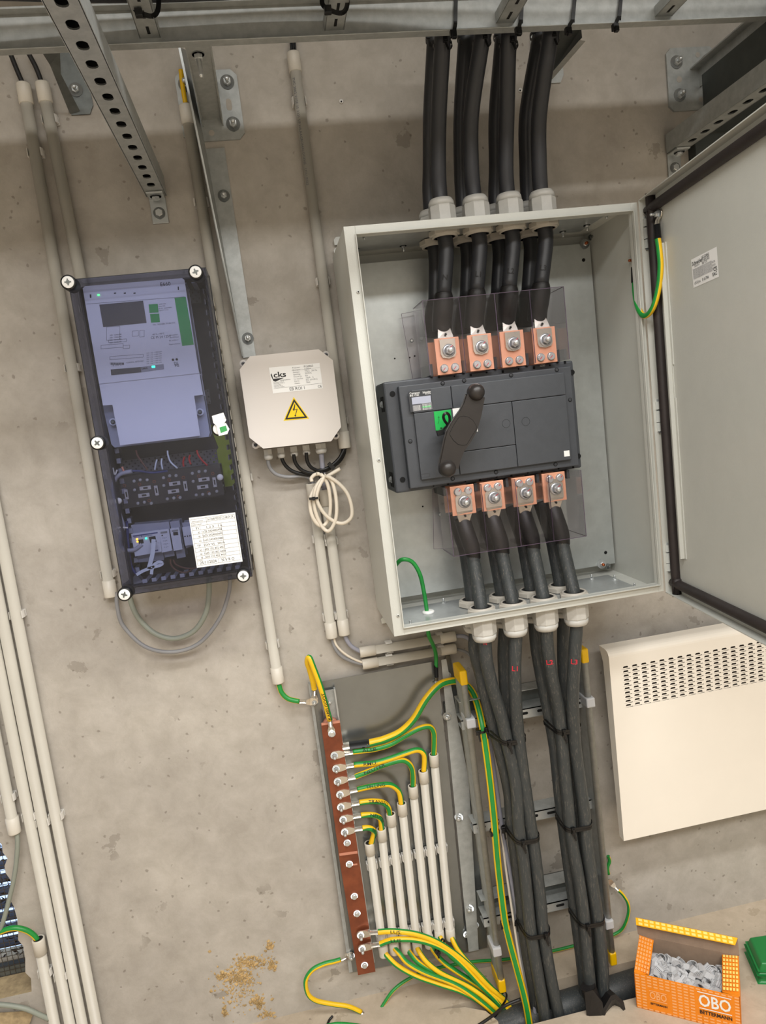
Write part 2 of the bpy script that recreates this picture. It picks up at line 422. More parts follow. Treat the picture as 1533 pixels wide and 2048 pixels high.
while zz < OZ1: mesh.box((vx0, Yv - .002, zz), (vx1, Yv - .001, zz + .0012), 'wire'); zz += g
mesh.build('wire_mesh', vent, kind='stuff')
db = MB()
for i in range(1800):
    sl = random.randrange(k); px_ = random.uniform(vx1 - .42, vx1 - .01); pz_ = OZ0 + .035 + sl * .0345 + random.choice((-.006, .0, .006, .026)) + random.uniform(-.004, .004); r_ = random.uniform(.002, .0065)
    c = V(px_, Yv + random.uniform(.02, .05), pz_); a = V(random.uniform(-1, 1), random.uniform(-.4, .4), random.uniform(-.5, .5)).normalized(); b = basis(a)[0]
    db.add([c - a * r_ * 1.8, c + b * r_ * .7, c + a * r_ * 1.8, c - b * r_ * .7], [(0, 1, 2, 3)], 'debris')
db.build('leaf_litter', vent, kind='stuff')

# ------------------------------------------------------------------ conduits
def conduit(pts, label, r=.0115, caps=(True, True), clips=(), group='grey plastic conduits on the wall', open_top=False, capl=.034, mname='pvc', clipax=X_, cliplab=None):
    p, q = pts[0], pts[-1]; ax = (q - p).normalized()
    t = thing('conduit', label, 'conduit', q, group)
    b = MB(); b.cyl(p, q, r, mname, 20); b.build('pipe', t)
    for e, a, c in ((p, ax, caps[0]), (q, -ax, caps[1])):
        if c:
            s = MB(); R = r * 1.2
            s.lathe([(r * .9, .004), (r * .9, -.004), (R * .97, -.004), (R, -.002), (R, capl), (r * .98, capl + .001)], e, a, 'pvc_cap', 22, True)
            s.cyl(e - a * .002, e - a * .0035, r * .88, 'shadowblack', 16)
            s.build('coupler', t)
    for f in clips:
        c = p.lerp(q, f); side = ax.cross(FR).normalized(); m = MB(); hw = .008
        for sg in (-1, 1):
            prof = [(1.32, .75), (1.38, .15), (1.22, -.35), (1.06, -.62), (1.06, -.35), (1.08, .2), (1.1, .75)]
            pts_ = [c - ax * hw + side * (sg * r * a_) + V(0, 1, 0) * (r * b_) for a_, b_ in prof]; m.prism(pts_, ax * (2 * hw), 'pvc_white')
        m.obox(c + V(0, r * 1.18, 0), ax, side, Y_, hw, r * 1.35, r * .12, 'pvc_white')
        m.build('clip', t)
    return t
YC = W - .016
conduit(pxs([(47, 172), (222, 1190)], YC), 'grey conduit down the left side of the meter box, leftmost at the top', .0118, clips=(.12, .53, .955))
conduit(pxs([(85, 170), (178, 640)], YC), 'short grey conduit beside the far left one, running in behind the meter box top', .0118, caps=(True, False), clips=(.14, .95), group=None)
conduit(pxs([(372, 215), (455, 640), (557, 1362)], YC), 'grey conduit to the right of the meter box, ending above the bus bar plate', .0118, clips=(.15, .62, .93), group=None)
printed_conduit = conduit(pxs([(587, 110), (690, 893)], YC), 'long printed grey conduit between meter box column and big enclosure', .0118, clips=(.11, .56, .93), group=None)
conduit(pxs([(624, 970), (664, 1272)], YC), 'left conduit of the pair dropping below the small junction box', .0115, clips=(.35, .87), group='twin conduits')
conduit(pxs([(649, 982), (689, 1266)], YC), 'right conduit of the pair dropping below the small junction box', .0115, clips=(.35, .87), group='twin conduits')
conduit(pxs([(723, 1304.5), (908, 1273)], YC), 'upper horizontal conduit under the open enclosure', .0105, clips=(.3, .85), group='level conduits')
conduit(pxs([(728, 1328.5), (909, 1297)], YC), 'lower horizontal conduit under the open enclosure', .0105, clips=(.28, .85), group='level conduits')
# left bundle
def vline(x, y, y0, y1, Y=YC):           # a true vertical through pixel (x, y) cut at heights y0, y1
    a = P(x, y, Y); za = P(x, y0, Y).z; zb = P(x, y1, Y).z; return [V(a.x, Y, za), V(a.x, Y, zb)]
lb = 'left bundle of conduits'
conduit([P(-22, 950, YC), P(205, 2110, YC)], 'grey conduit running full length at the right of the bottom left bundle', .0118, caps=(0, 0), clips=(.22, .56), group=lb)
conduit([P(-51.5, 950, YC), P(177, 2110, YC)], 'grey conduit second from right in the bottom left bundle', .0118, caps=(0, 0), clips=(.57,), group=lb)
conduit([P(-78, 950, YC), P(152.5, 2110, YC)], 'grey conduit third from right in the bottom left bundle', .0118, caps=(0, 0), clips=(.56, .85), group=lb)
conduit([P(-64, 1200, YC), P(29, 1662, YC)], 'leftmost grey conduit, ending open above the vent with a grey cable', .0118, caps=(0, 1), clips=(.85,), group=lb)
conduit([P(77, 1880, YC), P(121, 2110, YC)], 'short grey conduit receiving the green and yellow cable at bottom left', .0118, caps=(1, 0), clips=(.28,), group=lb)

# ------------------------------------------------------------------ cable ladder above
RY = 1.32; RZ = P(500, 84, RY).z
lad = thing('cable_ladder', 'galvanised cable ladder crossing the top of the picture', 'cable tray', V(.3, 1.1, RZ))
def siderail(y, sgn):
    r = MB(); x0, x1 = -1.2, 1.9
    r.box((x0, y, RZ + .004), (x1, y + .0015, RZ + .062), 'galv')
    prof = [(y, RZ + .006), (y - .004 * sgn, RZ), (y - .016 * sgn, RZ - .001), (y - .016 * sgn, RZ - .003), (y + .003 * sgn, RZ - .003), (y + .003 * sgn, RZ + .006)]
    r.prism([V(x0, a, b) for a, b in prof], V(x1 - x0, 0, 0), 'galv')
    prof = [(y, RZ + .058), (y, RZ + .062), (y - .016 * sgn, RZ + .062), (y - .016 * sgn, RZ + .058)]
    r.prism([V(x0, a, b) for a, b in prof], V(x1 - x0, 0, 0), 'galv')
    return r.build('side_rail', lad, bevel=.001)
siderail(RY, 1); siderail(.90, -1)
for (px_, py_) in ((298, 62), (668, 48), (1012, 42), (1330, 30)):
    c = P(px_, py_, RY - .004); rg = MB(); z0 = RZ + .013
    hx = .017
    rg.box((c.x - hx, .90, z0), (c.x + hx, RY, z0 + .0015), 'galv'); 
    for sg in (-1, 1): rg.box((c.x + sg * hx - .0008, .90, z0), (c.x + sg * hx + .0008, RY, z0 + .018), 'galv')
    yy = 1.285
    while yy > .95: rg.box((c.x - .002, yy, z0 - .0004), (c.x + .003, yy + .022, z0), 'shadowblack'); yy -= .045
    rg.build('rung', lad)
for j in range(6):  # cables past the first are added out of view to shade the wall
    pts = [V(-1.2, 1.20 - .05 * j, RZ + .052), V(-.5, 1.22 - .05 * j, RZ + .05), V(-.1, 1.25 - .05 * j, RZ + .048), V(.25, 1.24 - .05 * j, RZ + .052), V(.8, 1.16 - .05 * j, RZ + .053), V(1.9, 1.16 - .05 * j, RZ + .053)]
    tag(MB().tube(pts, .017, 'blackcable_top').build('power_cable'), 'black cable lying in the overhead ladder, ' + ('nearest the wall', 'second from the wall, added for shade', 'third from the wall, added for shade', 'fourth from the wall, added for shade', 'fifth from the wall, added for shade', 'sixth from the wall, added for shade')[j], 'cable', 'cables in the ladder')

def bracket_plate(t, c, wd_, ht, holes_, bolts, cut=.012):
    m = MB(); x0, x1, z0, z1 = c.x - wd_ / 2, c.x + wd_ / 2, c.z - ht / 2, c.z + ht / 2
    pts = [(x0 + cut, z0), (x1 - cut, z0), (x1, z0 + cut), (x1, z1 - cut), (x1 - cut, z1), (x0 + cut, z1), (x0, z1 - cut), (x0, z0 + cut)]
    m.prism([V(a, W - .006, b) for a, b in pts], V(0, .005, 0), 'galv')
    for hx_, hz_, hr, sl in holes_:
        m.prism([V(c.x + hx_ + hr * math.cos(a), W - .0065, c.z + hz_ + (sl if math.sin(a) > 0 else -sl) + hr * math.sin(a)) for a in [k * math.pi / 8 + .01 for k in range(16)]], V(0, .0004, 0), 'concrete')
    m.build('wall_plate', t)
    for bx, bz in bolts: MB().bolt(V(c.x + bx, W - .006, c.z + bz), FR, .009, .008, .015, .012).build('bolt', t)
shade_tray = MB(); shade_tray.box((-1.5, .70, 1.05), (2.2, 1.45, 1.052), 'galv'); shade_tray.box((-1.5, .70, 1.05), (2.2, .702, 1.11), 'galv'); shade_tray.box((-1.5, 1.448, 1.05), (2.2, 1.45, 1.11), 'galv')  # unseen solid tray added to keep light off the upper wall
tag(shade_tray.build('cable_tray'), 'added out-of-view galvanised tray above the cable ladder, shading the upper wall', 'cable tray')
# left cantilever bracket
bc = P(421, 214, W); t = thing('cantilever_bracket', 'galvanised cantilever bracket on a square wall plate right of the slotted channel', 'bracket', V(bc.x, W, bc.z))
bracket_plate(t, bc, .130, .142, ((.040, .0, .006, .006), (-.005, -.055, .006, 0), (-.045, .0, .006, .006)), ((.043, .045), (.043, -.04), (-.045, .045)))
a = MB(); za = bc.z
a.box((bc.x - .020, RY + .003, RZ + .0), (bc.x + .020, W - .005, RZ + .003), 'galv')
for sg in (-1, 1):
    a.prism([V(bc.x + sg * .02, RY + .003, RZ), V(bc.x + sg * .02, RY + .003, RZ + .03), V(bc.x + sg * .02, W - .005, za + .05), V(bc.x + sg * .02, W - .005, RZ - .014)], V(.0025 * sg, 0, 0), 'galv')
a.build('arm', t); MB().bolt(V(P(393, 92, RY).x, RY + .03, RZ), V(0, 0, -1), .008, .008, .011, .03).build('bolt', t)
# right cantilever bracket
bc = P(1382, 160, W); t = thing('cantilever_bracket', 'galvanised cantilever bracket plate above the open door at right', 'bracket', V(bc.x, W, bc.z))
bracket_plate(t, bc, .125, .140, ((-.033, .0, .007, .0), (.018, .052, .006, 0), (.02, -.047, .006, 0)), ((-.038, .038), (-.035, -.035), (.042, .038)))
a = MB(); zt = P(1395, 150, W).z
a.prism([V(bc.x + .018, W - .005, zt - .030), V(bc.x + .018, W - .005, zt + .012), V(bc.x + .018, .6, zt + .012), V(bc.x + .018, .6, zt - .004)], V(.004, 0, 0), 'galv'); a.box((bc.x - .004, .6, zt + .010), (bc.x + .04, W - .005, zt + .013), 'galv')
a.build('arm', t)
# brackets half hidden behind the rail
bc = P(160, 170, W); t = thing('angle_bracket', 'dark angled bracket with bolt behind the slotted channel at top left', 'bracket', bc)
m = MB(); m.prism([P(x, y, W - .004) for x, y in ((92, 100), (165, 100), (186, 210), (180, 228), (143, 230), (132, 205))], V(0, .003, 0), 'galv_dark')
a0, a1, a2, a3 = P(140, 228, W - .006), P(160, 222, W - .006), P(122, 148, 1.52), P(100, 130, 1.50); m.add([a0, a1, a2, a3], [(0, 1, 2, 3)], 'galv_dark'); m.add([a3, a2, P(120, 104, 1.45), P(86, 108, 1.44)], [(0, 1, 2, 3)], 'galv_dark')
m.build('plate', t); MB().bolt(P(152, 180, W - .004), FR, .008, .007, .014, .01).build('bolt', t)
bc = P(1110, 150, W); t = thing('angle_bracket', 'dark angled bracket behind the tops of the big black cables', 'bracket', bc)
m = MB(); m.prism([P(x, y, W - .004) for x, y in ((1062, 168), (1122, 165), (1128, 150), (1122, 60), (1062, 60))], V(0, .003, 0), 'galv')
m.add([P(1092, 150, W - .006), P(1103, 148, W - .01), P(1165, 75, 1.36), P(1163, 56, 1.34), P(1085, 60, 1.36)], [(0, 1, 2, 3, 4)], 'sidepanel')
m.add([P(1092, 160, W - .006), P(1106, 158, W - .01), P(1172, 82, 1.36), P(1160, 80, 1.35)], [(0, 1, 2, 3)], 'galv')
m.build('plate', t)

# slotted support channels coming out from the wall, their L feet below
def slot(cx, cy, hw, hh, n=12):
    e = hw - hh if hw > hh else 0; o = []
    for k in range(n):
        a = 2 * math.pi * (k + .5) / n; o.append((cx + (e if math.cos(a) > 0 else -e) + min(hw, hh) * math.cos(a), cy + hh * math.sin(a)))
    return o
def channel(name, label, xc, zc, y1, foot, cat='support channel'):
    y0 = W - .008; wdt, h = .041, .041; t = thing(name, label, cat, V(xc, y0, zc))
    m = MB(); L = y0 - y1; n = int(L / .0455); cells = []
    for i in range(n):
        a = i * L / n; b = (i + 1) * L / n; cells.append((a, 0, b, wdt, slot((a + b) / 2, wdt / 2, .0115, .0078)))
    m.holes(V(xc - wdt / 2, y0, zc), V(0, -1, 0), X_, cells, V(0, 0, .0025), 'galv', 'galv_dark')
    for sg in (-1, 1): m.box((xc + sg * wdt / 2 - .001, y1, zc), (xc + sg * wdt / 2 + .001, y0, zc + h), 'galv')
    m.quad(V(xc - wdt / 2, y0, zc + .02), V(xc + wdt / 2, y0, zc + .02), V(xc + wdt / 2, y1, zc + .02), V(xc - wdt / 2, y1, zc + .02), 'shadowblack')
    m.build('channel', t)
    f = MB(); w2 = .017; f.box((xc - w2, W - .005, zc - .055), (xc + w2, W - .001, zc - .002), 'zincplate'); f.box((xc - w2, W - .045, zc - .005), (xc + w2, W - .001, zc - .001), 'zincplate')
    f.build('angle_foot', t, bevel=.001)
    MB().bolt(V(xc, W - .005, zc - .034), FR, .0085, .006, .0125, .0).build('bolt', t); MB().bolt(V(xc, W - .026, zc - .005), V(0, 0, -1), .0085, .006, .012).build('bolt', t)
c = P(313, 392, W - .01); channel('slotted_channel', 'galvanised slotted channel rising from the wall over the meter box', c.x, c.z, .62, None)
c = P(1342, 305, W - .01); channel('slotted_channel', 'galvanised slotted channel above the open enclosure door at right', c.x + .012, c.z, .62, None)
# tray running out from the wall at right
xs = P(1406, 180, 1.58).x
tr = MB(); z0 = P(1410, 240, 1.58).z; z1 = P(1406, 150, 1.58).z
tr.box((xs, .6, z0 - .03), (xs + .002, 1.58, z1), 'sidepanel'); tr.box((xs, .6, z0 - .03), (xs + .3, 1.58, z0 - .028), 'sidepanel'); tr.box((xs + .3, .6, z0 - .03), (xs + .302, 1.58, z1), 'sidepanel')
tag(tr.build('cable_tray'), 'dark grey solid cable tray leaving the wall at the top right', 'cable tray')
tr = MB(); c = P(1383, 320, W - .01); tr.box((c.x, W - .03, c.z - .6), (c.x + .4, W - .001, c.z + .05), 'sidepanel')
tag(tr.build('riser_panel'), 'dark grey riser panel on the wall behind the open door', 'panel')

# flat galvanised strip with a flange, behind the meter box column
t = thing('support_profile', 'long galvanised upright with two bolts between meter box and junction box', 'profile', P(480, 700, W))
m = MB(); m.prism([P(x, y, W - .004) for x, y in ((412, 298), (449, 295), (512, 712), (487, 716))], V(0, .003, 0), 'galv')
m.add([P(412, 298, W - .004), P(487, 716, W - .004), P(484, 712, W - .010), P(356, 92, 1.50), P(372, 100, W - .02)], [(0, 1, 2, 3, 4)], 'galv')
m.add([P(356, 92, 1.50), P(361, 92, 1.50), P(487, 712, W - .010), P(484, 712, W - .012)], [(0, 1, 2, 3)], 'zincplate')
m.build('upright', t)
for x, y in ((448, 392), (496, 677)): MB().bolt(P(x, y, W - .004), FR, .0075, .007, .013, .01).build('bolt', t)
tag(MB().tube(pxs([(362, 140), (366, 175), (372, 212)], YC), .005, 'capyellow').build('yellow_cable'), 'short yellow cable entering the conduit behind the left wall plate', 'cable')
for pts, lb_ in (([(22, 110), (34, 140), (46, 168)], 'thin dark cable going up from the far left conduit'), ([(58, 108), (72, 135), (84, 166)], 'thin dark cable going up from the second conduit at top left')):
    tag(MB().tube(pxs(pts, YC), .0048, 'sleeve').build('thin_cable'), lb_, 'cable')
m = MB()
for dx in (-4, 0, 4): m.tube(pxs([(584 + dx, 40), (586 + dx, 84), (588 + dx, 112)], YC), .0024, 'black', n=8)
tag(m.build('black_wires'), 'black wires entering the top of the long printed conduit', 'cable')
m = MB(); pth = pxs([(587, 110), (690, 893)], YC)
m.tubetext('PVC 2002 WISE 25 3321 S/P H/LAAGROHALOGENE   17/11/2022', pth, .0118, .05, .008, 'printgrey', a=-35, flip=False)
m.build('lettering', printed_conduit)
for x, y in ((683, 203), (1041, 181)):
    m = MB(); m.lathe([(.005, 0), (.005, .002), (.003, .003)], P(x, y, W - .0005), FR, 'pvc_white', 14); m.cyl(P(x, y, W - .0035), P(x, y, W - .0045), .0018, 'black', 8)
    tag(m.build('wall_plug'), 'small white wall plug in the concrete ' + ('left of the black cables' if x < 800 else 'between the black cables'), 'plug')

# ------------------------------------------------------------------ big enclosure
EX0, EX1, EZ0, EZ1, EY0, EY1 = .187, .787, -.443, .367, 1.353, 1.600
enc = thing('enclosure', 'large open light grey steel enclosure in the middle of the wall', 'enclosure', V((EX0 + EX1) / 2, EY1, EZ0))
m = MB(); th = .002; fy = EY0 + .008
# cut-outs for the gland plates are modelled as openings in top and bottom (wall pieces around them)
GX0, GX1, GY0, GY1 = .235, .735, 1.385, 1.535
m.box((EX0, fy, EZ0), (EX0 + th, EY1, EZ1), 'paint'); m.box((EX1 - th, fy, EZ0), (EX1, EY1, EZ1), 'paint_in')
for z0, z1 in ((EZ0, EZ0 + th), (EZ1 - th, EZ1)):
    m.box((EX0, fy, z0), (EX1, GY0, z1), 'paint'); m.box((EX0, GY1, z0), (EX1, EY1, z1), 'paint'); m.box((EX0, GY0, z0), (GX0, GY1, z1), 'paint'); m.box((GX1, GY0, z0), (EX1, GY1, z1), 'paint')
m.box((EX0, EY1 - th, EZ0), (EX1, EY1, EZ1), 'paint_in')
m.build('shell', enc, bevel=.0012)
m = MB(); fw = .022; fwr = .013
m.box((EX0, fy, EZ0), (EX0 + fw, fy + .002, EZ1), 'paint'); m.box((EX1 - fwr, fy, EZ0), (EX1, fy + .002, EZ1), 'paint')
m.box((EX0 + fw, fy, EZ0), (EX1 - fwr, fy + .002, EZ0 + fw - .004), 'paint'); m.box((EX0 + fw, fy, EZ1 - fw + .004), (EX1 - fwr, fy + .002, EZ1), 'paint')
i0, i1, k0, k1 = EX0 + fw, EX1 - fwr, EZ0 + fw - .004, EZ1 - fw + .004
for a, b in (((i0 - .002, k0 - .002), (i0, k1 + .002)), ((i1, k0 - .002), (i1 + .002, k1 + .002)), ((i0, k0 - .002), (i1, k0)), ((i0, k1), (i1, k1 + .002))):
    m.box((a[0], EY0, a[1]), (b[0], EY0 + .022, b[1]), 'paint')
m.build('rain_gutter', enc, bevel=.0006)
m = MB()
for z in (.245, -.08, -.40): 
    c = V(EX0 + .013, fy, z); m.lathe([(.0035, 0), (.0035, .0015), (.0025, .002)], c, FR, 'paint', 14); m.cyl(c - Y_ * .002, c - Y_ * .0026, .0014, 'black', 8)
m.build('rim_plugs', enc)
mz1 = P(720, 528, 1.565).z; mz0 = P(1220, 1128, 1.565).z
m = MB(); m.box((EX0 + .018, 1.565, mz0), (P(1183, 520, 1.565).x, 1.5675, mz1), 'mountsheet'); mpl = m.build('mounting_plate', enc)
for x, y in ((1178, 484), (1212, 1124)):
    c = P(x - 8, y + 4, 1.563); b = MB(); b.bolt(c, FR, .006, .005, .011, .0); b.lathe([(.0035, 0), (.0035, .012)], c, FR, 'copper', 10); c2 = P(x + 4, y - 9 if y < 700 else y + 8, 1.565); b.bolt(c2, FR, .004, .004, .0065, .006, m='galv_dark'); b.build('fixing', mpl)
m = MB()
for x, y in ((790, 717), (820, 715), (830, 712), (846, 1013), (1168, 520), (1212, 1105)): c = P(x, y, 1.5645); m.cyl(c, c - Y_ * .0006, .0018 if x < 1100 else .004, 'black', 10)
m.build('plate_holes', mpl)
gm = []
for nm, z, s in (('gland_plate', EZ1 - .003, 1), ('gland_plate', EZ0 + .003, -1)):
    m = MB(); m.box((GX0 - .015, GY0 - .008, z - .0012), (GX1 + .015, GY1 + .01, z + .0012), 'zincplate'); g = m.build(nm, enc)
    for gx, gy in ((GX0 - .005, 1.40), (GX0 - .005, 1.52), (.335, 1.53), (GX1 + .005, 1.40), (.70, 1.527), (GX1 + .005, 1.49)):
        b = MB(); b.bolt(V(gx, gy, z), V(0, 0, 1 if s < 0 else -1), .0045, .004, .0075, .008); b.bolt(V(gx, gy, z + .003 * s), V(0, 0, s), .004, .004, .006); b.build('bolt', g)
# glands
GT = [(.401 + .0717 * i) for i in range(4)]; GB = [(.3887 + .0705 * i) for i in range(4)]
def gland(x, y, z, s, R=.0285):
    ax = V(0, 0, s); m = MB()
    m.lathe([(R * 1.02, 0), (R * 1.02, .006), (R * .98, .008)], V(x, y, z), ax, 'glandgrey', 8, False, .2)
    m.lathe([(R * .96, 0), (R * .98, .002), (R * .98, .030), (R * .93, .033)], V(x, y, z + s * .008), ax, 'glandgrey', 8, False, .35)
    m.lathe([(R * .93, 0), (R * .90, .008), (R * .78, .014), (R * .62, .015), (R * .6, .010)], V(x, y, z + s * .041), ax, 'glandgrey', 26)
    g = m.build('cable_gland', enc)
    n = MB(); iz = z - s * .006
    n.lathe([(R * 1.12, 0), (R * 1.12, .009), (R * 1.04, .0105)], V(x, y, iz), -ax, 'glanddim', 8, False, .1)
    n.lathe([(R * .95, 0), (R * .93, .014), (R * .8, .0145), (R * .8, .004)], V(x, y, iz), -ax, 'glanddim', 28)
    n.cyl(V(x, y, iz), V(x, y, iz - s * .0125), R * .78, 'shadowblack', 20); n.build('lock_nut', g)
for i in range(4):
    gland(GT[i], 1.430, EZ1, 1); gland(GT[i] - .004, 1.503, EZ1, 1); gland(GB[i], 1.405, EZ0, -1); gland(GB[i], 1.477, EZ0, -1)
# brackets behind the enclosure
for (x, y), s in (((676, 482), 1), ((676, 503), 1), ((770, 1240), -1)):
    c = P(x, y, W - .010); m = MB(); m.prism([c + V(a, 0, b) for a, b in ((-.008, -.008), (.02, -.008), (.02, .009), (-.003, .009), (-.009, .003))], V(0, .003, 0), 'paint'); m.build('wall_tab', enc)
# hinges
for z0, z1 in ((.270, .335), (-.10, -.03), (-.40, -.335)):
    m = MB(); hx, hy = EX1 + .0085, EY0 - .004
    L = z1 - z0; m.cyl(V(hx, hy, z0), V(hx, hy, z1), .0028, 'bolt', 10); m.cyl(V(hx, hy, z0 + L * .33), V(hx, hy, z0 + L * .66), .0055, 'paint', 14); m.cyl(V(hx, hy, z0 + L * .05), V(hx, hy, z0 + L * .31), .005, 'paint', 14); m.cyl(V(hx, hy, z0 + L * .7), V(hx, hy, z0 + L * .93), .005, 'paint', 14)
    m.build('hinge', enc)
# door, opened a little over ninety degrees towards the room
DH = V(.806, 1.352, 0); Dd = (V(.766, .975, 0) - V(.806, 1.352, 0)).normalized(); Dn = V(Dd.y, -Dd.x, 0)
def D(u, z, h=0): return DH + Dd * u + Dn * h + Z_ * z
DZ0, DZ1, DW = EZ0 - .002, EZ1 + .002, .60
m = MB(); md = (Dd, Dn, Z_)
m.obox(D(DW / 2, (DZ0 + DZ1) / 2, -.001), *md, DW / 2, .001, (DZ1 - DZ0) / 2, 'paint')
for z in (DZ0 + .001, DZ1 - .001): m.obox(D(DW / 2, z, .010), *md, DW / 2, .010, .001, 'paint')
for u in (.001, DW - .001): m.obox(D(u, (DZ0 + DZ1) / 2, .010), *md, .001, .010, (DZ1 - DZ0) / 2, 'paint')
door = m.build('door', enc)
m = MB(); g0, gr = .024, .0100
ring = []
for cu, cz, a0_ in ((DW - g0, DZ0 + g0, -90), (DW - g0, DZ1 - g0, 0), (g0, DZ1 - g0, 90), (g0, DZ0 + g0, 180)):
    for q in range(0, 91, 30):
        a_ = math.radians(a0_ + q); su = 1 if cu < .3 else -1; sz = 1 if cz < 0 else -1
        ring.append(D(cu + su * .022 + .022 * math.cos(a_), cz + sz * .022 + .022 * math.sin(a_), .006))
ring.append(ring[0]); m.tube(ring, gr, 'gasket', n=12, sub=2); m.build('gasket', door)
# stiffener rails with small holes
us = .058
for z0, z1, w_ in ((.035, .27, .008), (-.03, .035, .004), (-.36, -.03, .008)):
    m = MB(); m.obox(D(us, (z0 + z1) / 2, .005), *md, .0009, .005, (z1 - z0) / 2, 'paint'); m.obox(D(us + w_ / 2, (z0 + z1) / 2, .001), *md, w_ / 2, .0009, (z1 - z0) / 2, 'paint')
    zz = z0 + .012
    while zz < z1: m.obox(D(us - .0011, zz, .006), *md, .0003, .0016, .0016, 'white'); zz += .025
    m.build('stiffener', door)
# data sticker on the door, QR area left blank
o0 = None
def doorhit(x, y):
    r = ray(x, y); n = Dn; k = DH.dot(n) / r.dot(n); return r * k
cs = [doorhit(*q) + Dn * .0004 for q in ((1388.5, 575.8), (1439.3, 553.4), (1434.8, 493), (1383.4, 519.5))]
m = MB(); m.quad(*cs, 'paper'); ux = (cs[1] - cs[0]); uy = (cs[3] - cs[0]); e = Dn * .0003; lw_ = ux.length; ux_ = ux.normalized(); uy_ = uy.normalized()
st = lambda a, b: cs[0] + ux * a + uy * b + e
m.text('Schneider', st(.03, .76), ux_, uy_, .010, 'print', .015, width=lw_ * .42); m.text('Electric', st(.12, .68), ux_, uy_, .006, 'printgrey')
for k in range(4): m.text(('NSY CRN8625', 'NSYS3D 8625', '1/10  Made in France', 'IP 66  IK 10')[k], st(.42, .86 - .07 * k), ux_, uy_, .0058, 'print', width=lw_ * (.3 if k < 3 else .2))
for k in range(10): m.text('Enclosure wall mounting steel cabinet terms of use and care see manual sheet', st(.04, .60 - .036 * k), ux_, uy_, .0034, 'printgrey', width=lw_ * (.88 if k % 3 else .75))
m.text('CE', st(.83, .24), ux_, uy_, .010, 'print', .01); m.text('c(UL)us   E 65786', st(.05, .1), ux_, uy_, .007, 'print'); m.text('EAC', st(.78, .1), ux_, uy_, .008, 'print', .02)
m.build('sticker', door)
# bonding strap between enclosure and door
t = thing('bonding_strap', 'green and yellow bonding strap looping between enclosure and its open door', 'cable', P(1295, 640, 1.33))
pa_ = [(1270, 562), (1271, 585), (1276, 612), (1286, 630), (1298, 628), (1310, 608), (1319, 570), (1322, 530), (1319, 495), (1316, 475)]
Ys = [1.39, 1.385, 1.37, 1.35, 1.33, 1.31, 1.30, 1.295, 1.295, 1.295]
pth = [P(x, y, Yq) for (x, y), Yq in zip(pa_, Ys)]
MB().tube(pth, .0058, 'yellow', sectors='green', a0=-85, width=120, n=18).build('cable', t)
MB().cyl(P(1269.5, 534, 1.39), P(1270, 565, 1.39), .0068, 'black').cyl(P(1314, 449, 1.295), P(1316.5, 477, 1.295), .0068, 'black').build('heat_shrink', t)
m = MB(); m.tube([P(1314, 452, 1.295), P(1316, 440, 1.30), P(1321, 432, 1.30), P(1321, 423, 1.30)], .004, 'tin', n=10).lathe([(.0085, 0), (.0085, .003)], P(1322, 427, 1.30), V(-1, 0, 0), 'tin', 18).bolt(P(1318, 428, 1.30), V(-1, .0, 0), .0055, .006, .008, .01)
m.tube([P(1269.5, 538, 1.39), P(1270, 528, 1.39), P(1274, 520, 1.39)], .004, 'tin', n=10).lathe([(.0085, 0), (.0085, .003)], P(1273, 520, 1.392), V(-1, 0, 0), 'tin', 18).bolt(P(1271, 520, 1.392), V(-1, 0, 0), .005, .005, .008, .008, m='copper')
m.build('cable_lug', t)

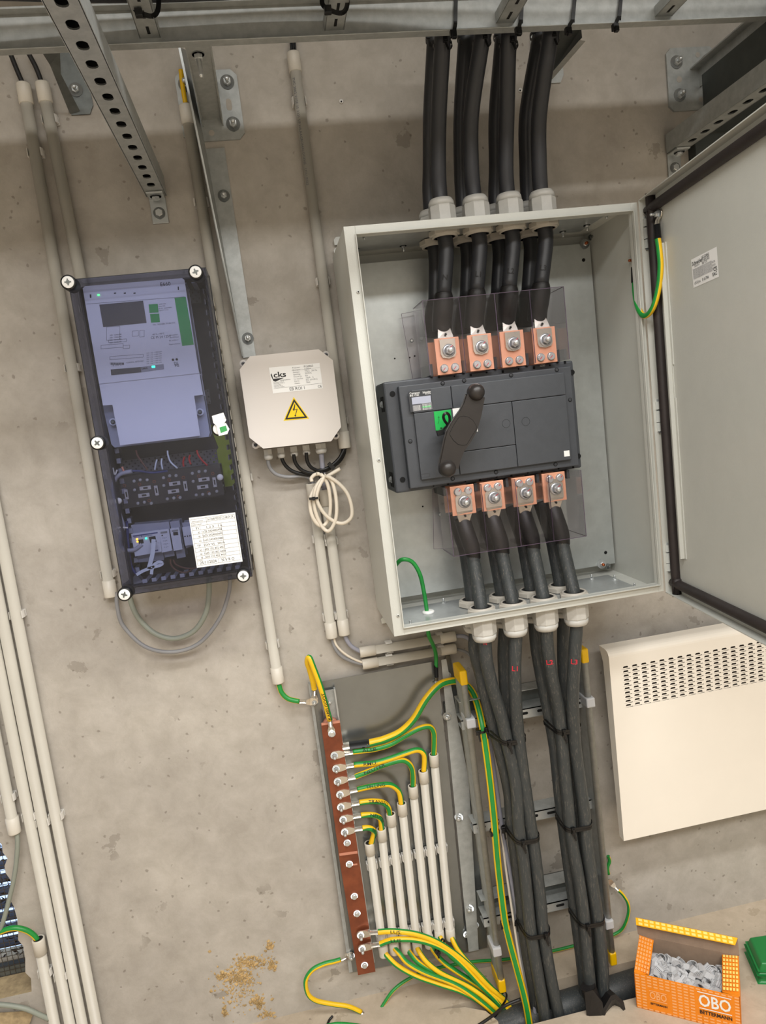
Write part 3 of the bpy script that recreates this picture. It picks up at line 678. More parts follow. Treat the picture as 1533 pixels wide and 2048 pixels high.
# ------------------------------------------------------------------ power cables above (into the top glands)
names = ['N', 'L1', 'L2', 'L3']
def sleeve_path(a, b): return [a, a.lerp(b, .5), b]
R1 = .0158
for i in range(4):
    for row in (0, 1):
        gy = (1.430, 1.503)[row]; gx = GT[i] - (.004 if row else 0)
        fx_ = (((886, 20), (886, 60), (885, 95), (878, 230), (877, 330), (878, 388)), ((974, 20), (969, 60), (962, 95), (943, 230), (943, 330), (945, 388)), ((1024, 20), (1020, 60), (1017, 95), (1014, 230), (1012, 330), (1012, 388)), ((1112, 20), (1104, 60), (1098, 95), (1079, 230), (1079, 330), (1080, 388)))[i]
        bx_ = (((872, 20), (871, 60), (869, 100), (862, 230), (861, 330), (864, 395)), ((938, 20), (935, 60), (931, 100), (923, 230), (923, 330), (929, 395)), ((1012, 20), (1008, 60), (1004, 100), (993, 230), (993, 330), (998, 395)), ((1090, 20), (1083, 60), (1076, 100), (1054, 230), (1054, 330), (1063, 395)))[i]
        Yt = ((1.345, 1.352, 1.36, 1.40, 1.42, 1.43), (1.42, 1.425, 1.43, 1.465, 1.49, 1.503))[row]
        top = [P(x, y, Yk) for (x, y), Yk in zip((fx_, bx_)[row], Yt)]
        top[-1] = top[-1].lerp(V(gx, gy, top[-1].z), .7); top += [V(gx, gy, .36), V(gx, gy, .32), V(.3815 + .0706 * i + .005, gy + .002, .235)]
        t = thing('power_cable', 'thick black cable marked %s entering the top of the enclosure in the %s row' % (names[i], ('front', 'rear')[row]), 'cable', V(gx, gy, .235), 'black cables into the enclosure top')
        bx = .382 + .0706 * i
        MB().tube(top, R1, 'blackcable_top', n=22).build('sheath', t)
        yy = (1.440, 1.52)[row]
        MB().tube([V(bx + .0048, gy + .002, .240), V(bx + .004, gy + .003, .228), V(bx + .001, yy, .205), V(bx, yy + .012, .185), V(bx, yy + .018, .168)], lambda u: (.0168 + .0042 * min(1, u * 3)), 'sleeve', n=20).build('heat_shrink', t)
        if row == 0:
            s_ = MB(); camtext(s_, names[i], top, .262, .015, R1, 'penblack'); s_.build('handwriting', t)
            l = MB(); yl = 1.425
            l.prism([V(bx + a, yl, b) for a, b in ((-.0165, .146), (-.0165, .116), (-.013, .109), (0, .106), (.013, .109), (.0165, .116), (.0165, .146))], V(0, .004, 0), 'tin')
            l.prism([V(bx - .0165, yl + .004, .143), V(bx + .0165, yl + .004, .143), V(bx + .0165, yl + .008, .150), V(bx + .013, yl + .016, .170), V(bx - .013, yl + .016, .170), V(bx - .0165, yl + .008, .150)], V(0, .004, 0), 'tin')
            l.cyl(V(bx, yl + .008, .157), V(bx, yl + .005, .156), .0022, 'shadowblack', 8)
            l.build('cable_lug', t)

# cables below: bottom glands up to the terminals and down the vertical ladder
fronts = [[(968, 1271), (974, 1323), (986, 1376), (1002, 1428), (1017, 1493), (1033, 1571), (1038, 1650), (1047, 1715), (1054, 1784), (1062, 1862), (1077, 1953), (1090, 2031), (1102, 2100)],
 [(1030, 1266), (1030, 1336), (1032, 1402), (1037, 1467), (1047, 1545), (1060, 1637), (1070, 1705), (1081, 1796), (1087, 1862), (1102, 1953), (1117, 2026), (1128, 2100)],
 [(1092, 1256), (1096, 1297), (1106, 1363), (1117, 1415), (1123, 1467), (1130, 1545), (1138, 1623), (1144, 1680), (1158, 1757), (1169, 1836), (1174, 1901), (1182, 1979), (1186, 2031), (1192, 2100)],
 [(1149, 1245), (1149, 1323), (1146, 1402), (1150, 1480), (1158, 1545), (1169, 1623), (1173, 1679), (1184, 1757), (1195, 1828), (1205, 1914), (1208, 1985), (1212, 2060), (1216, 2110)]]
backs = [[(946, 1262), (950, 1300), (962, 1350), (978, 1415), (1000, 1500), (1018, 1580), (1024, 1650), (1038, 1760), (1050, 1870), (1066, 1970), (1086, 2090)],
 [(1008, 1258), (1008, 1310), (1012, 1380), (1024, 1467), (1036, 1560), (1050, 1650), (1066, 1770), (1078, 1890), (1094, 1980), (1112, 2090)],
 [(1071, 1250), (1074, 1297), (1083, 1350), (1098, 1425), (1110, 1493), (1117, 1560), (1126, 1640), (1140, 1745), (1156, 1860), (1168, 1960), (1180, 2090)],
 [(1130, 1240), (1127, 1300), (1130, 1380), (1136, 1467), (1146, 1560), (1158, 1650), (1172, 1750), (1186, 1860), (1196, 1960), (1204, 2090)]]
R2 = .0142
lowbar = [P(x, 1000, 1.43).x for x in (927, 987, 1051, 1112)]
for i in range(4):
    for row in (0, 1):
        src = (fronts, backs)[row][i]; y0 = (1.405, 1.477)[row]; y1 = (1.447, 1.484)[row]; n = len(src); pts = []
        for k, (x, y) in enumerate(src):
            u = min(1, k / 4); u = u * u * (3 - 2 * u); Yk = y0 + (y1 - y0) * u
            if y > 1990: Yk = y1 - .0 
            pts.append(P(x, y, Yk))
        gx = GB[i]; bx = lowbar[i]; yb = (1.44, 1.50)[row]
        pts = [V(gx, y0, EZ0 - .03), V(gx, y0, EZ0 - .055)] + pts[1:]
        up = [V(bx + .010, yb, -.315), V((gx + bx) / 2 + .006, (yb + y0) / 2, -.38), V(gx, y0, -.432), V(gx, y0, EZ0 - .03)]
        t = thing('power_cable', 'thick scuffed dark grey cable %s leaving the enclosure bottom in the %s row' % (names[i], ('front', 'rear')[row]), 'cable', V(gx, y0, EZ0), 'scuffed cables below the enclosure')
        MB().tube(up[:-1] + pts, R2, 'scratchcable', n=20).build('sheath', t)
        MB().tube([V(bx + .012, yb, -.325), V(bx + .010, yb, -.30), V(bx + .003, yb + .004, -.265), V(bx, yb + .016, -.236)], lambda u: .0152 + .003 * min(1, u * 2.5), 'sleeve', n=20).build('heat_shrink', t)
        if row == 0:
            l = MB(); yl = 1.426; zc = P(931, 1016, yl).z if 0 else -.187
            l.prism([V(bx + a, yl, b) for a, b in ((-.018, -.216), (.018, -.216), (.018, -.186), (.012, -.177), (0, -.174), (-.012, -.177), (-.018, -.186))], V(0, .004, 0), 'tin')
            l.prism([V(bx - .018, yl, -.214), V(bx + .018, yl, -.214), V(bx + .0165, yl + .006, -.224), V(bx + .012, yl + .012, -.240), V(bx - .012, yl + .012, -.240), V(bx - .0165, yl + .006, -.224)][::-1], V(0, .004, 0), 'tin')
            l.cyl(V(bx + .001, yl + .009, -.226), V(bx + .001, yl + .003, -.2275), .0024, 'shadowblack', 8); l.build('cable_lug', t)
            hx, hy = ((972, 1275), (1034, 1327), (1100, 1313), (1151, 1316))[i]; sc = (.010, .016, .016, .016)[i]
            pth = [p for p in pts[1:8]]
            s_ = MB(); camtext(s_, names[i], pts[1:8], P(hx, hy + 5, 1.42).z, sc, R2, 'penred'); s_.build('handwriting', t)

# ------------------------------------------------------------------ cable ties around the cables
def tie(c, ax, centers, r, label=None, group='black cable ties', head=V(0, -1, 0), hw=.0026, tail=True, slack=0):
    """strap hugging circles (2d hull in the plane normal to ax through c)"""
    ax = ax.normalized(); a = V(1, 0, 0) - ax * ax.x; a.normalize(); b = ax.cross(a)
    P2 = []
    for q in centers:
        d = q - c; 
        for k in range(28): th = 2 * math.pi * k / 28; P2.append((d.dot(a) + math.cos(th) * (r + .0012), d.dot(b) + math.sin(th) * (r + .0012)))
    P2 = sorted(set(P2))
    def half(p):
        h = []
        for q in p:
            while len(h) > 1 and (h[-1][0] - h[-2][0]) * (q[1] - h[-2][1]) - (h[-1][1] - h[-2][1]) * (q[0] - h[-2][0]) <= 0: h.pop()
            h.append(q)
        return h[:-1]
    H = half(P2) + half(P2[::-1]); n = len(H); m = MB(); vs = []; fs = []
    cx = sum(h[0] for h in H) / n; cy = sum(h[1] for h in H) / n
    for k, (x, y) in enumerate(H):
        dx, dy = x - cx, y - cy; L = math.hypot(dx, dy); ox, oy = dx / L * .0013, dy / L * .0013
        sl = ax * (slack * y)
        for s_ in (-1, 1):
            vs.append(c + a * x + b * y + ax * (hw * s_) + sl); vs.append(c + a * (x + ox) + b * (y + oy) + ax * (hw * s_) + sl)
    for k in range(n):
        j = (k + 1) % n; A = [4 * k + q for q in range(4)]; B = [4 * j + q for q in range(4)]
        fs += [(A[0], B[0], B[2], A[2]), (A[1], A[3], B[3], B[1]), (A[0], A[1], B[1], B[0]), (A[2], B[2], B[3], A[3])]
    m.add(vs, fs, 'tieblack'); t = thing('cable_tie', label, 'cable tie', c, group); m.build('strap', t)
    hp = max(H, key=lambda h: (a * h[0] + b * h[1]).dot(head)); hc = c + a * hp[0] + b * hp[1] + head * .002 + ax * (slack * hp[1])
    k = MB(); k.obox(hc, ax, a, head, .0055, .0045, .004, 'tieblack'); k.obox(hc + head * .0045, ax, a, head, .003, .0028, .0012, 'tieblack')
    if tail: k.beam(hc + ax * -.003, hc + ax * -.003 + head * .004 + a * .004 - Z_ * .018, .0046, .0012, 'tieblack', side=a)
    k.build('head', t, bevel=.0008)
def near(paths, z):
    o = []
    for p in paths:
        best = min(p, key=lambda q: abs(q.z - z)); o.append(best)
    return o
def cpath(i, row):
    y1 = (1.447, 1.484)[row]; return crom([P(x, y, y1) for x, y in (fronts, backs)[row][i]], 10)
for g_, (i, j) in enumerate(((0, 1), (2, 3))):
    for k, py_ in enumerate(((1478, 1672, 1862), (1455, 1648, 1838))[g_]):
        pxm = ((1020, 1049, 1075), (1137, 1152, 1180))[g_][k]; z = P(pxm, py_, 1.447).z
        fr = near([cpath(i, 0), cpath(j, 0)], z); bk = near([cpath(i, 1), cpath(j, 1)], z); cc = (fr[0] + fr[1]) / 2
        for q in (0, 1):
            tie(cc + Z_ * (.008 * q - .004), V(.05, 0, 1), [p + Z_ * 0 for p in fr + bk], R2, '%s tie of the %s double strap around the %s pair of scuffed cables' % (('lower', 'upper')[q], ('top', 'middle', 'bottom')[k], ('left', 'right')[g_]), 'ties on the scuffed cables', slack=.25 if q else .1)
for i in range(4):
    x, y = ((886, 92), (964, 86), (1018, 92), (1100, 82))[i]; c = P(x, y, 1.362)
    tie(c, V(.03, .1, 1), [c], R1, 'black tie around the top of the front black cable %s' % names[i], 'ties at the tops of the black cables')
    tx = P((870, 933, 1006, 1079)[i], 78, 1.43); c = V(tx.x, 1.43, P(900, 78, 1.43).z)
    tie(c, V(.03, .1, 1), [c], R1, 'black tie around the top of the rear black cable %s' % names[i], 'ties at the tops of the black cables', head=V(-.8, -.6, 0))
for k, (x0, y0, x1, y1) in enumerate(((913, 0, 910, 68), (1046, 5, 1040, 62), (1153, 0, 1140, 62), (1245, 0, 1234, 55))):
    t = thing('cable_tie', 'black tie looped over the ladder side rail, %s from the left' % ('first', 'second', 'third', 'fourth')[k], 'cable tie', P(x1, y1, RY - .02)); m = MB()
    a = P(x0, y0 - 30, RY - .004); b = P((x0 + x1) / 2, (y0 + y1) / 2 + 8, RY - .006); c = P(x1, y1 - 12, RY - .020); d = P(x1 - 3, y1, RY - .022)
    pp = crom([a, b, P((b.x and (x0 + x1) / 2), y1 - 22, RY - .012), c, d], 4)
    for p, q in zip(pp, pp[1:]): m.beam(p, q + (q - p) * .1, .0068, .0012, 'tieblack', side=X_)
    m.build('strap', t); h = MB(); h.obox(d, X_, Y_, Z_, .006, .004, .006, 'tieblack'); h.obox(d + V(.001, -.003, -.005), X_, Y_, Z_, .004, .004, .004, 'tieblack'); h.build('head', t, bevel=.001)
for k, (x, y) in enumerate(((292, 28), (670, 22))):
    t = thing('cable_tie', 'black tie knotted under the %s ladder rung' % ('left', 'second')[k], 'cable tie', P(x, y, 1.24)); m = MB()
    pp = crom([P(x - 26, y - 34, 1.24), P(x - 24, y - 12, 1.24), P(x - 6, y, 1.235), P(x + 14, y + 4, 1.235), P(x + 24, y - 8, 1.24), P(x + 26, y - 34, 1.24)], 4)
    for p, q in zip(pp, pp[1:]): m.beam(p, q + (q - p) * .1, .0012, .0075, 'tieblack', side=FR)
    m.build('strap', t); h = MB(); h.obox(P(x - 14, y - 2, 1.232), X_, Y_, Z_, .006, .005, .006, 'tieblack'); h.build('head', t, bevel=.001)

# ------------------------------------------------------------------ switch disconnector
def px2(m, pts, Y, mt, t=0):
    q = [P(x, y, Y) for x, y in pts]
    if t: m.prism(q, V(0, t, 0), mt)
    else: m.add(q, [tuple(range(len(q)))], mt)
    return q
def c6(x, y): return (760 + x * .15656, 740 + y * .15656)
def c3s(x, y): return (740 + x * .3131, 700 + y * .3131)
BX0, BX1, BZ0, BZ1 = .2415, .6645, -.161, .0745
sw = thing('switch_disconnector', 'dark grey switch disconnector with rotary handle inside the open enclosure', 'switch', V(.45, 1.55, BZ0))
m = MB(); m.box((BX0, 1.452, BZ0), (BX1, 1.555, BZ1), 'switch'); body = m.build('body', sw, bevel=.004)
for x, y in ((145, 280), (1293, 143), (210, 828), (1333, 678)):
    c = P(*c3s(x, y), 1.4515); MB().cyl(c + Y_ * .001, c - Y_ * .0012, .0058, 'shadowblack', 16).build('corner_hole', sw)
for x, y in ((442, 172), (645, 160), (850, 138), (1050, 113), (1248, 78), (500, 853), (705, 828), (905, 800), (1100, 773), (1300, 748)):
    c = P(*c3s(x, y), 1.4515); MB().box((c.x - .0022, 1.4505, c.z - .0028), (c.x + .0022, 1.453, c.z + .0028), 'shadowblack').build('notch', sw)
for x, y in ((541, 168), (747, 143), (951, 120), (1151, 97), (407, 867), (610, 838), (811, 811), (1010, 783), (1206, 757)):
    c = P(*c3s(x, y), 1.4515); MB().cyl(c, c - Y_ * .001, .0018, 'shadowblack', 10).build('small_hole', sw)
for z in (BZ1 - .045, BZ0 + .028):
    MB().box((BX0 - .001, 1.468, z - .016), (BX0 + .001, 1.505, z + .016), 'shadowblack').bolt(V(BX0, 1.485, z), V(-1, -.2, 0), .0055, .004, .0075).build('side_fixing', sw)
CY = 1.432; L0 = P(*c3s(183, 232), CY); cx0 = L0.x; cx1 = P(*c3s(1289, 140), CY).x; cz1 = L0.z; cz0 = P(*c3s(1304, 742), CY).z
m = MB(); m.box((cx0, CY, cz0), (cx1, 1.453, cz1), 'switch'); m.build('cover_rim', sw, bevel=.002)
FY = 1.424; q0 = P(*c3s(262, 245), FY); px0, pz1 = q0.x, q0.z - .004; q1 = P(*c3s(1292, 700), FY); px1, pz0 = q1.x, q1.z
x1 = P(905, 800, FY).x; x2 = P(1031, 872, FY).x; zh = P(1144, 788, FY).z; zl = P(1034, 889, FY).z; gp = .0006
for a, b, c, d in ((px0, zh, x1, pz1), (x1, zh, px1, pz1), (px0, pz0, x1, zh), (x1, zl, x2, zh), (x1, pz0, x2, zl), (x2, pz0, px1, zh)):
    m = MB(); m.box((a + gp, FY, b + gp), (c - gp, CY + .001, d - gp), 'switch'); m.build('cover_panel', sw, bevel=.0012)
m = MB()
def ring(m, c, r, w_, mt, n=28, y=.0003):
    for k in range(n):
        a, b = 2 * math.pi * k / n, 2 * math.pi * (k + 1) / n
        m.add([c + V(math.cos(t) * rr, -y, math.sin(t) * rr) for t, rr in ((a, r), (b, r), (b, r + w_), (a, r + w_))], [(0, 1, 2, 3)], mt)
for x, y in ((872, 470), (997, 457)): ring(m, P(*c3s(x, y), FY), .0085, .0005, 'shadowblack')
a = P(*c3s(352, 802), FY); 
for dx, dz, sx, sz in ((0, .0035, .010, .0003), (0, -.0035, .010, .0003), (-.010, 0, .0003, .0035), (.010, 0, .0003, .0035)): m.box((a.x + dx - sx, FY - .0003, a.z + dz - sz), (a.x + dx + sx, FY, a.z + dz + sz), 'switch_dark')
m.build('embossing', sw)
for x, y in ((466, 213), (603, 196), (903, 161), (1195, 127), (1280, 318), (259, 583), (530, 822), (807, 780), (1187, 730)):
    c = P(*c3s(x, y), CY - .0002); m = MB(); m.cyl(c, c - Y_ * .0006, .0045, 'shadowblack', 16); m.lathe([(.0034, .0006), (.0034, .0012), (.003, .0014)], c, FR, 'switch_dark', 12)
    for sx, sz in ((.0022, .0005), (.0005, .0022)): m.box((c.x - sx, c.y - .0017, c.z - sz), (c.x + sx, c.y - .0013, c.z + sz), 'switch')
    m.build('screw', sw)
m = MB(); m.text('1250', P(*c3s(1086, 108), 1.4515), X_, Z_, .0062, 'white'); m.build('rating_text', sw)
lp = [P(*c6(x, y), FY - .0006) for x, y in ((360, 262), (655, 250), (688, 503), (415, 538))]
m = MB(); lx0, lx1, lz1, lz0 = lp[0].x, lp[1].x, lp[1].z + .001, lp[3].z; m.box((lx0, FY - .0006, lz0), (lx1, FY, lz1), 'switch_dark'); LW, LH = lx1 - lx0, lz1 - lz0
g = lambda a, b, e=.0009: V(lx0 + LW * a, FY - e, lz0 + LH * b)
m.box(g(.12, .36), g(.95, .70, .0004), 'metershade'); m.box(g(.12, .02), g(.5, .32, .0005), 'printgrey'); m.box(g(.52, .02), g(.97, .36, .0005), 'printgrey'); m.box(g(.54, .14, .0012), g(.92, .22, .0005), 'switchgreen')
m.text('Compact', g(.05, .86), X_, Z_, .0058, 'white', .01); m.text('INS 1250', g(.05, .75), X_, Z_, .0052, 'white', .01); m.text('Schneider', g(.62, .84), X_, Z_, .0056, 'white', .012, width=LW * .36); m.text('Electric', g(.72, .77), X_, Z_, .0042, 'white')
for k in range(5): m.text('Ui Ue Icm Icw 8kV', g(.15, .05 + .05 * k, .0013), X_, Z_, .0026, 'white', width=LW * .3); m.text('IEC 60947-3 690', g(.55, .03 + .06 * k if k != 2 else .16, .0014), X_, Z_, .0026, 'white', width=LW * .36)
m.build('rating_plate', sw)
m = MB(); a = P(*c6(690, 532), FY - .001); b = P(*c6(938, 745), FY - .001); m.box((a.x, FY - .0012, b.z), (b.x - .001, FY + .001, a.z), 'switchgreen')
m.box((a.x + .009, FY - .0016, a.z - .020), (a.x + .0096, FY - .0012, a.z - .010), 'print'); m.box((a.x + .007, FY - .0016, a.z - .0135), (a.x + .012, FY - .0012, a.z - .0130), 'print')
m.beam(V(a.x + .009, FY - .0014, a.z - .020), V(a.x + .006, FY - .0014, a.z - .026), .0006, .0004, 'print', side=X_); m.box((a.x + .010, FY - .0016, b.z + .002), (a.x + .014, FY - .0012, b.z + .005), 'print'); m.build('green_plate', sw)
m = MB(); a = P(*c6(930, 512), FY); b = P(*c6(1255, 785), FY); m.box((a.x, FY - .001, b.z), (b.x, FY + .001, a.z + .003), 'white'); m.build('position_plate', sw)
m = MB(); a = P(*c3s(1240, 645), FY); m.box((a.x, FY - .0004, a.z - .0125), (a.x + .0125, FY, a.z), 'paper'); m.build('blank_sticker', sw)
# handle
HY = 1.352
out = [(1140, 330), (1112, 420), (1062, 520), (1000, 605), (940, 700), (892, 790), (862, 900), (832, 1050), (808, 1160), (800, 1215), (990, 1235), (1006, 1150), (1062, 1020), (1150, 900), (1212, 790), (1248, 680), (1280, 560), (1298, 460), (1316, 370)]
m = MB(); pts = [P(*c6(x, y), HY) for x, y in out]; m.prism(pts, V(0, .018, 0), 'handle'); hd = m.build('handle', sw, bevel=.004, seg=3)
m = MB(); hc = P(*c6(1062, 775), HY)
m.cyl(hc + Y_ * .01, V(hc.x - .0, FY, hc.z), .019, 'handle', 28)
m.build('hub', hd)
m = MB(); pl = [P(*c6(x, y), HY - .0006) for x, y in ((1020, 600), (1075, 588), (1130, 600), (1190, 640), (1235, 715), (1232, 760), (1205, 800), (1150, 890), (1110, 955), (1060, 962), (1000, 950), (940, 895), (898, 830), (900, 795), (945, 705), (1000, 620))]
m.prism(pl, V(0, .003, 0), 'handle')
for a_, b_ in zip(pl, pl[1:] + pl[:1]): m.beam(a_ + Y_ * .0003, b_ + Y_ * .0003, .0008, .0012, 'shadowblack', side=X_)
m.build('centre_cap', hd, bevel=.0008)
for x, y in ((1240, 282), (872, 1262)):
    c = P(*c6(x, y), HY - .002); R = .0172; m = MB(); m.lathe([(R * .8, 0), (R * .97, .003), (R, .008), (R, .014), (R * .97, .018), (R * .86, .024), (R * .6, .029), (R * .3, .031), (.0002, .0315)], c + Y_ * .018, FR, 'handle', 30); m.build('knob', hd)
m = MB(); lo = [P(*c6(x, y), 1.395 - .006 * k / 6) for k, (x, y) in enumerate(((870, 700), (825, 640), (815, 585), (845, 550), (885, 575), (895, 640), (880, 720), (840, 780)))]
pp = crom(lo, 5)
for p, q in zip(pp, pp[1:]): m.beam(p, q + (q - p) * .15, .0012, .0062, 'tieblack', side=V(.6, .5, 0))
m.obox(P(*c6(775, 800), 1.395), V(1, 0, .2).normalized(), Y_, V(-.2, 0, 1).normalized(), .007, .006, .0055, 'tieblack'); m.beam(P(*c6(800, 770), 1.398), P(*c6(880, 690), 1.40), .006, .004, 'tieblack'); m.beam(P(*c6(870, 840), 1.40), P(*c6(960, 610), 1.40), .006, .006, 'switch_dark')
tag(m.build('cable_tie'), 'black tie locking the handle in front of the green plate', 'cable tie')
# terminals
def terminal(bx, zt, zb, up, y=1.430):
    m = MB(); m.box((bx - .0262, y, zb), (bx + .0262, y + .006, zt), 'copperbar'); t = m.build('terminal_bar', sw, bevel=.0008)
    zz = zb + .0125 if up else zt - .0125; b = MB()
    for dx in (-.0115, .0115):
        c = V(bx + dx + (0 if up else .001), y, zz); b = MB(); b.bolt(c, FR, .0078, .005, .0088, n=12); b.beam(c + V(.001, -.0076, .001), c + V(.004, -.0076, .005) if not up else c + V(-.004, -.0076, -.004), .0012, .0004, 'penred', side=Z_); b.build('bolt', t)
    c = V(bx + .001, y - .005, .122 if up else -.196); b = MB(); b.lathe([(.0135, 0), (.0135, .0018), (.009, .002)], c, FR, 'bolt', 22); b.bolt(c - Y_ * .0018, FR, .0092, .0075, .0105, .0085); b.beam(c + V(-.001, -.013, .004), c + V(.006, -.013, .009), .0012, .0006, 'penred', side=Z_); b.build('stud_nut', t)
    m = MB(); m.box((bx - .026, y + .062, zb), (bx + .026, y + .068, zt), 'copperbar'); m.build('rear_bar', sw)
for i in range(4):
    terminal(.382 + .0706 * i, .149, .0745, True); terminal(lowbar[i], BZ0, -.224, False)
for i in range(5):
    MB().box((.382 + .0706 * (i - .5) - .003, 1.445, .0745), (.382 + .0706 * (i - .5) + .003, 1.53, .10), 'switch_dark').build('phase_barrier', sw); MB().box((lowbar[0] + .0706 * (i - .5) - .003, 1.445, -.18), (lowbar[0] + .0706 * (i - .5) + .003, 1.53, BZ0), 'switch_dark').build('phase_barrier', sw)
def shield(label, x0, x1, z0, z1, up, fl_px):
    t = thing('terminal_shield', label, 'shield', V((x0 + x1) / 2, 1.56, z0)); y0 = 1.408; y1 = 1.5; th = .0016
    m = MB(); m.box((x0, y0, z0), (x1, y0 + th, z1), 'clear'); m.build('front_pane', t)
    for x in (x0, x1 - th): MB().box((x, y0 + th, z0), (x + th, y1, z1), 'clear').build('side_pane', t)
    for k in range(1, 4): x = x0 + (x1 - x0) * k / 4; MB().box((x, y0 + th, z0), (x + th, y1 - .02, z1), 'clear').build('divider', t)
    zz = z1 - th if up else z0; m = MB(); m.box((x0 + th, y0 + th, zz), (x1 - th, y1, zz + th), 'clear'); m.build('end_pane', t)
    m = MB(); e = .0005
    for x in (x0, x1): m.box((x - e, y0 - e, z0), (x + e, y0 + e, z1), 'clearedge')
    for z in ((z1,) if up else (z0,)): m.box((x0, y0 - e, z - e), (x1, y0 + e, z + e), 'clearedge')
    for k in range(1, 4): x = x0 + (x1 - x0) * k / 4; m.box((x, y0, z0), (x + .0012, y0 + .001, z1), 'clearedge')
    zc = z1 if up else z0
    for x in (x0, x1): m.box((x - e, y0, zc - e), (x + e, y1, zc + e), 'clearedge')
    m.build('edges', t)
    m = MB(); q = [P(x, y, 1.548) for x, y in fl_px]; m.prism(q, V(0, .0016, 0), 'clear'); n = len(q)
    for a, b in zip(q, q[1:] + q[:1]): m.beam(a, b, .0007, .0007, 'clearedge')
    for fx in (.3, .8): c = q[0] + (q[1] - q[0]) * fx + (q[2] - q[1]) * .42 - Y_ * .001; m.bolt(c, FR, .0032, .002, .0045)
    m.build('fixing_flange', t)
shield('clear plastic shield over the upper copper terminals', .3345, .6372, .0755, .2245, True, ((803, 628), (842, 620), (862, 752), (826, 758)))
shield('clear plastic shield over the lower copper terminals', .3415, .6412, -.3065, BZ0, False, ((866, 978), (900, 975), (908, 1096), (868, 1098)))

# ------------------------------------------------------------------ green earth wire inside the enclosure
t = thing('earth_wire', 'single green earth wire arching inside the enclosure and dropping to the metal plate', 'cable', P(873, 1360, 1.58))
pa_ = [(786, 1140), (792, 1130), (805, 1119), (825, 1124), (840, 1148), (848, 1182), (854, 1221), (857, 1266), (866, 1288), (872, 1307), (873, 1334)]; Yq = [1.50, 1.48, 1.46, 1.46, 1.46, 1.47, 1.475, 1.49, 1.54, 1.575, 1.585]
MB().tube([P(x, y, Y) for (x, y), Y in zip(pa_, Yq)], .0046, 'green', sectors='yellow', a0=-75, width=60, n=16).build('wire', t)
MB().cyl(P(872.5, 1330, 1.585), P(873.5, 1354, 1.588), .0052, 'black').build('heat_shrink', t)
MB().tube([P(873.5, 1352, 1.588), P(874, 1364, 1.59)], .004, 'tin', sub=2).bolt(P(874, 1367, 1.592), V(0, -.8, .6), .0055, .006, .0075, .006).build('cable_lug', t)
m = MB(); c = P(857, 1222, 1.475); m.lathe([(.0135, 0), (.0135, .004), (.011, .006), (.007, .006)], V(c.x, 1.475, EZ0 + .004), Z_, 'white', 20); m.build('cable_grommet', enc)

# ------------------------------------------------------------------ small junction box
def k1(x, y): return (460 + x * .2245, 660 + y * .2245)
JY = 1.535; jb = thing('junction_box', 'white junction box with cut corners and yellow warning triangle', 'junction box', P(590, 880, W))
lid = [(183, 240), (790, 178), (912, 272), (985, 862), (900, 985), (300, 1050), (180, 955), (93, 355)]
m = MB(); q = [P(*k1(x, y), JY) for x, y in lid]; m.prism(q, V(0, .020, 0), 'cksbox'); m.build('lid', jb, bevel=.0015)
xs_ = [P(*k1(x, y), JY + .02) for x, y in ((100, 300), (945, 975))]; jx0, jx1 = xs_[0].x, xs_[1].x; 
m = MB(); q2 = [p + V(0, .02, 0) for p in q]
m.box((jx0 + .003, JY + .021, min(p.z for p in q) + .004), (jx1 - .003, W - .003, max(p.z for p in q) - .004), 'cksbox'); body = m.build('base', jb, bevel=.003)
for x, y in ((120, 300), (857, 220), (945, 940), (230, 1025)):
    c = P(*k1(x, y), JY + .022); m = MB(); m.lathe([(.0085, 0), (.0085, .004), (.0078, .005)], c + Y_ * .005, FR, 'cksbox', 20); m.cyl(c, c - Y_ * .0012, .0042, 'printgrey', 14); m.box((c.x - .0035, c.y - .0016, c.z - .0006), (c.x + .0035, c.y - .0012, c.z + .0006), 'shadowblack'); m.build('corner_screw', jb)
m = MB(); lq = px2(m, [k1(x, y) for x, y in ((348, 335), (800, 293), (830, 518), (385, 566))], JY - .0004, 'paper')
ux = lq[1] - lq[0]; uy = lq[0] - lq[3]; O = lq[3]; un, vn = ux.normalized(), uy.normalized(); LWj = ux.length
g = lambda a, b: O + ux * a + uy * b - Y_ * .0003
m.text('cks', g(.06, .60), un, vn, .0165, 'print', .02, width=LWj * .25); m.add([g(.01, .72), g(.03, .78), g(.05, .56), g(.26, .56), g(.08, .44), g(.045, .48)], [(0, 1, 2, 5), (2, 3, 4, 5)], 'print')
m.text('energy technics', g(.18, .46), un, vn, .0036, 'print', width=LWj * .2)
for k, (s1, s2) in enumerate((('Projectnr:', 'P150062'), ('Bouwjaar:', '1/2024'), ('Nettype:', 'TN-S   50 Hz'), ('Spanning:', '24VDC'), ('Stroom In:', '6A'), ('Icc max/Icu:', '10kA   2'), ('Norm:', 'IEC 61439-2'), ('Filiatie:', 'Nee'))):
    m.text(s1, g(.45, .88 - .086 * k), un, vn, .0042, 'printgrey'); m.text(s2, g(.68, .88 - .086 * k), un, vn, .0050 if k else .0058, 'print' if k == 0 else 'printgrey')
for k in range(5): m.text('Industrieweg 12 3500 tel', g(.04, .40 - .045 * k), un, vn, .0026, 'printgrey', width=LWj * (.2, .22, .14, .17, .2)[k])
m.box((g(.03, .18).x, JY - .0008, g(.03, .18).z), (g(.99, .18).x, JY - .0006, g(.03, .18).z + .0004), 'printgrey'); m.box((g(.43, .8).x, JY - .0008, g(.43, .8).z), (g(.99, .8).x, JY - .0006, g(.43, .8).z + .0003), 'printgrey')
m.text('EB ROI 1', g(.33, .05), un, vn, .0092, 'print', .0); m.text('CE', g(.89, .05), un, vn, .0078, 'print'); m.build('label', jb)
